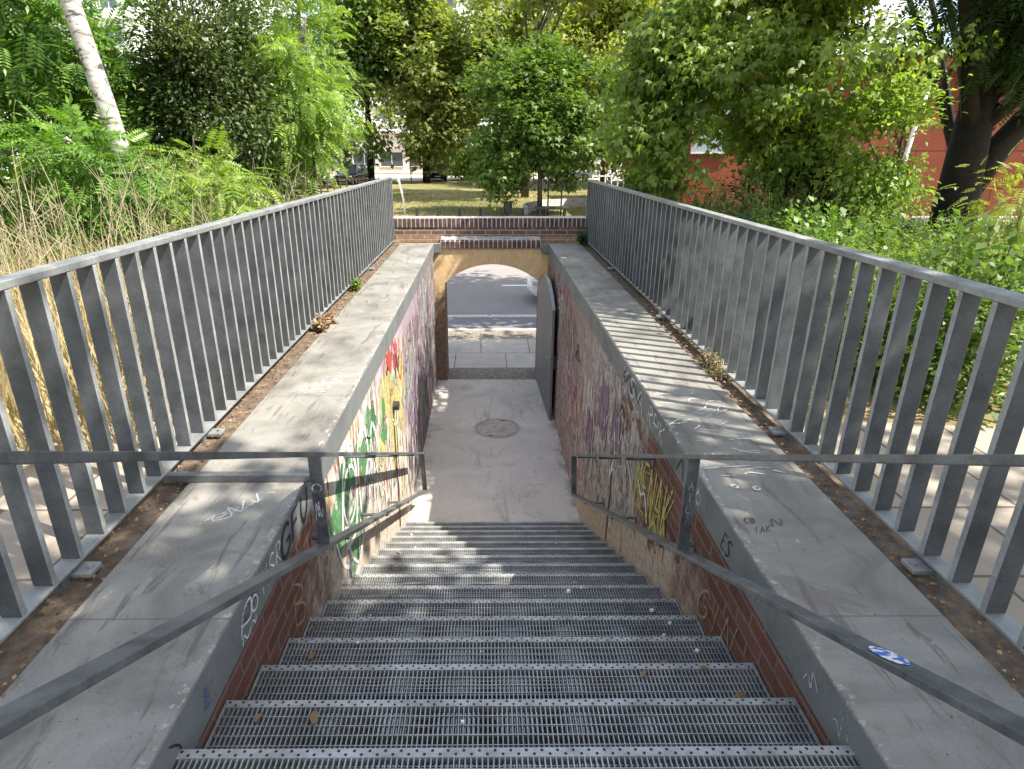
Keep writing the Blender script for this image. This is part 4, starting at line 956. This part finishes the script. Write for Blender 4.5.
# ------------------------------------------------------------------ trees and plants
exec_veg = True
def vegetation():
    T = tree
    # --- across the street
    T('young_maple', 'round dark green young tree on the lawn behind the parapet', [(2.45,29.3,-1.38),(2.42,29.3,.2),(2.3,29.3,2.2),(2.2,29.3,4.2)], .13, .05, (2.4,29.6,2.35), (2.4,2.2,2.3), 230, 'maple', 100, .17, 'lf_maple', 'bark_mid', .32, .35, 11, 12, .32, .6, extra=[((1.0,29.3,.9),(1.2,1.,1.0),60),((4.0,29.6,1.7),(1.1,1.,1.2),55),((2.2,29.6,4.6),(1.0,.9,1.0),45)])
    T('chestnut_tree', 'yellowish olive tree standing beside the parked dark car', [(-5.2,57,-1.35),(-5.15,57,1),(-5.,57,4),(-4.6,57,9)], .36, .16, (-4.3,57,7.0), (4.2,4.5,5.4), 250, 'maple', 110, .34, 'lf_olive', 'bark', .65, .2, 12, 12, .3, .6, extra=[((4.5,60,7.0),(4.0,3,3.6),90),((2.6,58,11.5),(2.2,2,2.6),22),((-6.0,57,12.5),(2.2,2,2.5),50)])
    T('park_tree', 'dark green tree with a straight trunk left of the shop front', [(-10.2,58,-1.35),(-10.15,58,2),(-10.1,58,6),(-9.9,58,12)], .34, .14, (-10.0,57.5,9.2), (2.8,4.0,7.2), 240, 'broad', 80, .36, 'lf_mid', 'bark', .75, .3, 13, 10, .22, .7)
    T('park_tree', 'yellow green tree rising behind the round young tree', [(9.0,50,-1.35),(9,50,3),(8.9,50,9)], .3, .12, (8.6,50,8.2), (4.4,4,6.2), 280, 'simple', 90, .40, 'lf_yellow', 'bark_mid', .7, .5, 14, 9, .24, .75)
    T('park_tree', 'tree trunk standing close behind the round young tree', [(2.4,40,-1.37),(2.4,40,2),(2.5,40,6),(3.2,40,9.5)], .26, .1, (4.8,38.5,11.4), (4.6,5.2,2.2), 130, 'maple', 80, .30, 'lf_olive', 'bark_mid', .5, .4, 15, 8, .22)
    T('park_tree', 'mid green tree at the top left below the patch of sky', [(-13.5,38,-1.35),(-13.4,38,2),(-13.2,38,5)], .25, .1, (-13.2,38,3.8), (3.4,3.0,3.3), 240, 'simple', 90, .27, 'lf_mid', 'bark_mid', .5, .3, 16, 9, .25)
    T('park_tree', 'feathery light green tree behind the lime coloured sapling', [(-9.6,36,-1.36),(-9.6,36,3),(-9.4,36,9)], .18, .06, (-9.3,36,5.9), (2.0,2.0,5.4), 210, 'pinnate', 10, .6, 'lf_lime', 'bark_mid', .42, .3, 17, 8, .2)
    T('park_tree', 'dark tree closing the view behind the picket fence on the left', [(-15,50,-1.35),(-15,50,2),(-15,50,4)], .3, .1, (-16.5,50,3.0), (6.0,4,4.2), 230, 'broad', 70, .42, 'lf_dark', 'bark', .7, .3, 18, 8, .2)
    T('park_tree', 'mid green tree beyond the far end of the right railing', [(14.5,54,-1.35),(14.5,54,3),(14.3,54,8)], .3, .12, (14.8,53,6.2), (5.6,4,6.0), 280, 'simple', 85, .40, 'lf_mid', 'bark', .75, .4, 19, 8, .2)
    T('street_tree', 'tall street tree behind the forked trunk casting shade on the road', [(9.7,13.3,-2.55),(9.7,13.3,0),(9.5,13.4,3),(9.2,13.6,6.5)], .2, .08, (8.3,14.3,8.6), (3.6,3.0,3.1), 260, 'broad', 60, .26, 'lf_mid', 'bark', .5, .4, 35, 12, .22)
    shrub('shrub', 'bright round shrub beside the dark car on the sandy street', -1.2, 62, -1.35, (2.3,1.6,2.2), 60, 'simple', 45, .34, 'lf_bright', .4, seed=20)
    shrub('shrub', 'dark shrub against the pink shop front', -3.2, 72, -1.35, (2.0,1.4,2.4), 50, 'simple', 45, .4, 'lf_mid', .4, seed=21)
    # --- right side, near
    T('broadleaf_tree', 'large broadleaf tree with drooping boughs above the right railing', [(5.0,11.0,-.05),(5.0,10.95,1.0),(4.9,10.9,2.4),(4.7,10.8,4.2),(4.6,10.8,6.5)], .17, .07, (4.0,10.1,3.7), (1.6,1.5,2.6), 150, 'maple', 110, .095, 'lf_bigtree', 'bark', .24, .85, 31, 22, .32, .5, zmin=1.0, extra=[((2.7,9.8,2.4),(.8,.8,1.45),85),((4.9,6.4,5.4),(1.6,1.6,.8),120),((5.1,11.2,3.6),(.7,.6,1.1),36),((4.75,10.5,1.9),(.7,.4,.8),36)], gap=((3.25,9.9,1.75),(.52,1.6,.75)))
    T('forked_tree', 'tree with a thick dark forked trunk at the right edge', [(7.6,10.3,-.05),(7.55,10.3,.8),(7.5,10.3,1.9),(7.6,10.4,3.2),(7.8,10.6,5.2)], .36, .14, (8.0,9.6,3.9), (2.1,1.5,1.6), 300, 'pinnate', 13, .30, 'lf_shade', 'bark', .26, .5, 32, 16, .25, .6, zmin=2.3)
    mb = MB(); mb.tube([(7.6,10.3,.85),(8.0,10.35,1.5),(8.6,10.4,2.3),(9.6,10.6,3.6)], [.24,.2,.16,.1], 9)
    o_ = mb.build('limb', M['bark'], [q for q in bpy.data.objects if q.get('label','').startswith('tree with a thick')][0], fix=False); o_.location = (-7.6,-10.3,.05)
    T('sapling', 'sunlit yellow green sapling between the two big right trees', [(5.45,8.6,-.03),(5.4,8.55,.8),(5.3,8.5,2.2)], .03, .012, (5.15,8.5,1.5), (.36,.36,1.15), 95, 'simple', 50, .075, 'lf_bright', 'bark_mid', .14, .3, 33, 8, .28)
    T('street_tree', 'tree standing out of the picture to the right whose boughs shade the steps', [(6.4,-1.8,-.03),(6.3,-1.8,2),(6.0,-1.7,4.5),(5.6,-1.5,6.6)], .26, .1, (5.3,-1.7,6.6), (2.5,3.0,1.9), 260, 'broad', 65, .2, 'lf_mid', 'bark', .42, .4, 34, 12, .24, extra=[((3.4,-1.3,6.6),(1.2,1.2,.9),70)])
    # --- left side, near
    T('white_barked_tree', 'leaning tree with a pale white trunk at the upper left', [(-4.28,8.0,-.05),(-4.32,8.0,.9),(-4.44,8.0,1.9),(-4.63,8.0,3.1),(-5.0,8.0,5.0)], .115, .10, (-6.0,8.2,6.4), (2.0,2.0,1.5), 110, 'pinnate', 10, .42, 'lf_ailanthus', 'birch', .35, .3, 41, 0, .2)
    T('ailanthus_tree', 'bright green pinnate leaved tree filling the upper left corner', [(-7.0,9.4,-.05),(-7.0,9.4,1.2),(-6.9,9.3,3.0),(-6.8,9.2,5.0)], .08, .03, (-6.8,9.2,3.0), (1.75,1.3,2.1), 230, 'pinnate', 11, .33, 'lf_ailanthus', 'bark_mid', .25, .35, 42, 10, .25)
    T('ailanthus_tree', 'bright pinnate leaved tree right behind the pale leaning trunk', [(-5.6,10.2,-.05),(-5.5,10.2,1.5),(-5.4,10.1,3.0)], .06, .02, (-5.35,10.2,2.1), (.8,.8,1.5), 100, 'pinnate', 11, .30, 'lf_ailanthus', 'bark_mid', .22, .35, 43, 9, .25)
    T('evergreen_tree', 'dark dense small leaved tree left of the lime coloured sapling', [(-4.25,10.3,-.05),(-4.25,10.3,1.5),(-4.2,10.3,3.2)], .09, .03, (-4.25,10.3,2.35), (1.05,.9,1.75), 330, 'simple', 100, .075, 'lf_dark', 'bark', .17, .1, 44, 10, .25, .8)
    T('robinia_sapling', 'lime coloured feathery sapling at the far end of the left railing', [(-2.85,10.9,-.03),(-2.85,10.9,1.0),(-2.8,10.85,2.4),(-2.75,10.8,3.4)], .035, .012, (-3.0,10.75,2.35), (.78,.7,1.35), 120, 'pinnate', 12, .23, 'lf_lime', 'bark_mid', .15, .4, 45, 10, .32, zmin=1.2)
    T('ailanthus_sapling', 'small bright sapling with long drooping leaves in front of the dark tree', [(-4.1,9.3,-.03),(-4.1,9.3,.9),(-4.05,9.25,1.7)], .02, .008, (-4.0,9.2,1.1), (.5,.4,.65), 32, 'pinnate', 9, .32, 'lf_bright', 'bark_mid', .16, .45, 46, 6, .2)
    T('ailanthus_sapling', 'small leafy sapling leaning over the left railing middle', [(-2.9,7.6,-.03),(-2.95,7.6,.6),(-3.0,7.6,1.2)], .016, .007, (-3.05,7.6,.95), (.5,.5,.42), 20, 'pinnate', 9, .28, 'lf_bright', 'bark_mid', .14, .45, 47, 6, .2)
    T('ailanthus_sapling', 'low sapling with fresh leaves under the pale leaning trunk', [(-4.9,7.3,-.03),(-4.9,7.3,.6),(-4.9,7.3,1.3)], .02, .008, (-4.5,7.3,1.2), (.85,.5,.62), 56, 'pinnate', 10, .27, 'lf_ailanthus', 'bark_mid', .17, .4, 48, 6, .2)
    for a in [('leafy green shrub below the dark dense tree', -3.5,9.7, (.7,.55,.75), 60,'simple',46,.075,'lf_mid',51),
              ('pale twiggy shrub at the left edge behind the dry grass', -6.6,7.4, (.8,.6,1.0), 62,'simple',40,.085,'lf_herb',52),
              ('bright leafy shrub in the middle of the dry stalks', -3.8,8.3, (.6,.5,.6), 50,'broad',40,.085,'lf_bright',53),
              ('dull green shrub close behind the far half of the left railing', -2.6,9.0, (.45,.6,.45), 50,'simple',40,.07,'lf_herb',54),
              ('wide green shrub filling the gap behind the pale leaning trunk', -6.6,10.9, (1.9,.6,1.5), 150,'broad',46,.10,'lf_ailanthus',56),
              ('low bushy shrub at the left edge in front of the tall trees', -8.0,8.8, (1.0,.8,1.4), 80,'broad',46,.10,'lf_mid',55)]:
        l,x,y,rad,nc,kd,npz,sz,lf,sd = a; shrub('shrub', l, x, y, -.03, rad, nc, kd, npz, sz, lf, .14, .2, sd)
    for a in [('green weeds growing up through the dry stalks at the left', -3.3,6.3, (.7,.6), 1.05, 46,'lf_herb',81),
              ('fresh tall weeds below the pale leaning trunk', -4.6,6.5, (.8,.6), 1.25, 50,'lf_ailanthus',82),
              ('dull green weeds behind the middle of the left railing', -2.7,7.4, (.5,.7), .95, 44,'lf_mid',83),
              ('weeds mixed with straw at the far left edge', -6.2,6.8, (.9,.6), 1.3, 50,'lf_herb',84)]:
        l,x,y,sp_,h_,ns,lf,sd = a; herb('weed_clump', l, x, y, -.03, sp_, h_, ns, lf, .085, sd, per=26, stems='stalk')
    # --- right side greenery
    H = herb
    H('weed_clump', 'tall lance leaved weeds right behind the middle of the right railing', 2.95,6.0,-.03, (.65,.9), 1.22, 90, 'lf_herb', .075, 61, per=34)
    H('weed_clump', 'tall dark weeds behind the far part of the right railing', 3.0,8.2,-.03, (.75,1.0), 1.35, 95, 'lf_mid', .08, 62, per=34)
    H('weed_clump', 'leafy weeds at the far end of the right railing below the big tree', 3.0,10.0,-.03, (.9,.8), 1.45, 95, 'lf_herb', .085, 63, per=32)
    H('weed_clump', 'bright weeds lit by the sun below the yellow green sapling', 4.6,7.4,-.03, (.9,.8), 1.12, 110, 'lf_bright', .075, 64, per=34)
    H('weed_clump', 'mixed weeds in front of the thick forked trunk', 4.3,5.8,-.03, (.8,.8), 1.05, 95, 'lf_herb', .07, 65, per=34)
    H('weed_clump', 'weeds with pale tips at the right edge behind the railing', 3.7,4.4,-.03, (.75,.65), .95, 95, 'lf_bright', .06, 66, per=34)
    H('weed_clump', 'shaded weeds beyond the shrubs under the big drooping tree', 4.5,9.4,-.03, (1.,.9), 1.5, 100, 'lf_mid', .085, 67, per=32)
    H('weed_clump', 'tall weeds at the right edge under the forked tree', 6.2,7.4,-.03, (1.0,.8), 1.1, 90, 'lf_mid', .08, 68, per=32)
    for a in [('broad leaved shrub just behind the near right railing', 3.05,4.0, (.6,.5,.68), 110,'broad',46,.052,'lf_mid',71),
              ('low glossy shrub seen between the bars of the right railing', 2.65,4.9, (.42,.65,.6), 90,'broad',46,.05,'lf_herb',72),
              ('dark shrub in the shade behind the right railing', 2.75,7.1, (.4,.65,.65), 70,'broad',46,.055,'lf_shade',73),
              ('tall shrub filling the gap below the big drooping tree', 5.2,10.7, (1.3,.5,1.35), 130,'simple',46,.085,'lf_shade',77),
              ('young bush under the left boughs of the big drooping tree', 2.6,10.7, (.6,.35,.9), 60,'simple',46,.075,'lf_mid',78),
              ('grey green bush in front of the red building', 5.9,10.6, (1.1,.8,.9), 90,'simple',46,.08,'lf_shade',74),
              ('leafy bush at the right edge below the red building', 5.2,5.3, (.8,.7,.85), 110,'simple',46,.06,'lf_herb',75)]:
        l,x,y,rad,nc,kd,npz,sz,lf,sd = a; shrub('shrub', l, x, y, -.03, rad, nc, kd, npz, sz, lf, .12, .2, sd)
    T('golden_sapling', 'yellow tipped feathery sapling at the right edge above the railing', [(4.75,5.6,-.03),(4.7,5.6,.6),(4.65,5.55,1.2)], .015, .006, (4.6,5.5,1.1), (.34,.34,.3), 22, 'pinnate', 10, .12, 'lf_yellow', 'bark_mid', .12, .1, 76, 6, .2)
    # --- dry grass and stalks on the left
    r = np.random.default_rng(90); n = 16000
    x = -1.85 - np.abs(r.normal(size=n))*2.2; y = 2.9 + 6.5*r.uniform(0,1,n)**1.5 ; keep = (x > -8) & ~((y < 3.6) & (r.uniform(size=n) < .7)); x, y = x[keep], y[keep]; n = len(x)
    hgt = r.uniform(.35,.95,n)*np.clip((-1.7-x)/.8+.35, .35, 1.)
    P = np.stack([x,y,np.full(n,-.04)],1); A = np.stack([r.normal(size=n)*.32, r.normal(size=n)*.32, np.ones(n)],1); N = r.normal(size=(n,3))*[1,1,.1]
    V = place_leaves('blade', P, A, N, hgt*.9); tag(np_mesh('dry_grass', V, quads(V), M['straw']), kind='stuff')
    n = 3000; P = np.stack([r.uniform(-9,-2.2,n), r.uniform(6.4,11,n), np.full(n,-.03)],1); A = np.stack([r.normal(size=n), r.normal(size=n), r.uniform(.3,1.2,n)],1)
    V = place_leaves('simple', P+np.stack([np.zeros(n),np.zeros(n),r.uniform(0,.35,n)],1), A, np.array([0,0,1.])+r.normal(size=(n,3))*.4, r.uniform(.05,.10,n)); tag(np_mesh('ground_cover', V, quads(V), M['lf_herb']), kind='stuff')
    n = 9000; P = np.stack([r.uniform(2.1,9,n), r.uniform(3.4,11,n), np.full(n,-.03)],1); A = np.stack([r.normal(size=n), r.normal(size=n), r.uniform(.3,1.2,n)],1)
    V = place_leaves('broad', P+np.stack([np.zeros(n),np.zeros(n),r.uniform(0,.4,n)],1), A, np.array([0,0,1.])+r.normal(size=(n,3))*.4, r.uniform(.035,.08,n)); tag(np_mesh('ground_cover', V, quads(V), M['lf_mid']), kind='stuff')
    mb = MB(); r2 = random.Random(4)
    for i in range(330):
        x = -2.2 - abs(r2.gauss(0,2.3)); y = r2.uniform(4.4,9.8); h = r2.uniform(.7,1.6)*min(1,.5+(-1.9-x)*.35)
        lx, ly = r2.gauss(0,.16)*h, r2.gauss(0,.16)*h; t_ = [(x,y,-.03),(x+lx*.4,y+ly*.4,h*.55),(x+lx,y+ly,h)]
        mb.tube(t_, [.0042,.0032,.0015], 4, False)
        for k in range(r2.randrange(2,7)):
            f = r2.uniform(.45,.95); b = (x+lx*f, y+ly*f, h*f); mb.tube([b, (b[0]+r2.gauss(0,.12), b[1]+r2.gauss(0,.12), b[2]+r2.uniform(.08,.3))], [.003,.0012], 3, False)
    tag(mb.build('dry_stalks', M['stalk'], fix=False), kind='stuff')
    n = 9000; P = np.stack([r.uniform(-7,8,n), r.uniform(28.4,44,n)**1., np.full(n,-1.375)],1); A = np.stack([r.normal(size=n)*.4, r.normal(size=n)*.4, np.ones(n)],1)
    V = place_leaves('lance', P, A, r.normal(size=(n,3))*[1,1,.1], r.uniform(.05,.14,n)); tag(np_mesh('grass', V, quads(V), M['turf']), kind='stuff')
def birch():
    t = NT('birch_bark'); x,y,z = t.xyz(); n = t.noise(3.5, t.comb(x, y, t.math('MULTIPLY', z, 2.2)), 6., .65, 1.5); f = t.noise(25., detail=4.)
    col = t.ramp(n, [(.40,(.05,.045,.04)),(.46,(.28,.265,.24)),(.56,(.40,.385,.36)),(.7,(.47,.455,.43))]); return t.finish(col, .8, f, .4, .01)
M['birch'] = birch()
vegetation()

# ------------------------------------------------------------------ light, sky, camera
sun_dir = Vector((.665,-.29,1.)).normalized()
sl = bpy.data.lights.new('sun', 'SUN'); sl.energy = 4.6; sl.angle = R(.55); sl.color = (1.,.93,.82)
so = bpy.data.objects.new('sun', sl); COL.objects.link(so); so.rotation_euler = sun_dir.to_track_quat('Z','Y').to_euler(); so.location = (6,-3,10)
w = bpy.data.worlds.new('World'); scene.world = w; w.use_nodes = True; nt = w.node_tree; nt.nodes.clear()
sky = nt.nodes.new('ShaderNodeTexSky'); sky.sky_type = 'NISHITA'; sky.sun_disc = False; sky.sun_elevation = math.asin(sun_dir.z); sky.sun_rotation = math.atan2(sun_dir.x, sun_dir.y)
sky.air_density = 1.; sky.dust_density = 1.6; sky.ozone_density = 1.
tcw = nt.nodes.new('ShaderNodeTexCoord'); nz = nt.nodes.new('ShaderNodeTexNoise'); nz.inputs['Scale'].default_value = 2.6; nz.inputs['Detail'].default_value = 9; nz.inputs['Roughness'].default_value = .6
nt.links.new(tcw.outputs['Generated'], nz.inputs['Vector']); rp = nt.nodes.new('ShaderNodeValToRGB'); nt.links.new(nz.outputs['Fac'], rp.inputs[0])
rp.color_ramp.elements[0].position = .47; rp.color_ramp.elements[0].color = (0,0,0,1); rp.color_ramp.elements[1].position = .60; rp.color_ramp.elements[1].color = (.9,.9,.9,1)
mxw = nt.nodes.new('ShaderNodeMix'); mxw.data_type = 'RGBA'; nt.links.new(rp.outputs[0], mxw.inputs[0]); nt.links.new(sky.outputs[0], mxw.inputs[6]); mxw.inputs[7].default_value = (5.7,5.35,4.6,1)
bg = nt.nodes.new('ShaderNodeBackground'); bg.inputs['Strength'].default_value = .15; out = nt.nodes.new('ShaderNodeOutputWorld')
nt.links.new(mxw.outputs[2], bg.inputs[0]); nt.links.new(bg.outputs[0], out.inputs[0])

cam = bpy.data.cameras.new('camera'); cam.sensor_fit = 'HORIZONTAL'; cam.sensor_width = 36.; cam.lens = 620/1024*36; cam.shift_x = 22/1024; cam.clip_start = .05; cam.clip_end = 3000
co = bpy.data.objects.new('camera', cam); COL.objects.link(co); co.location = (0,0,1.552); co.rotation_euler = (R(90-20.96), 0, R(-.345)); scene.camera = co
vs = scene.view_settings; vs.view_transform = 'Standard'; vs.look = 'None'; vs.exposure = 1.45; vs.gamma = 1.; vs.use_curve_mapping = False
scene.cycles.max_bounces = 8; scene.cycles.transparent_max_bounces = 16; scene.cycles.caustics_reflective = False; scene.cycles.caustics_refractive = False
scene.cycles.sample_clamp_indirect = 6.
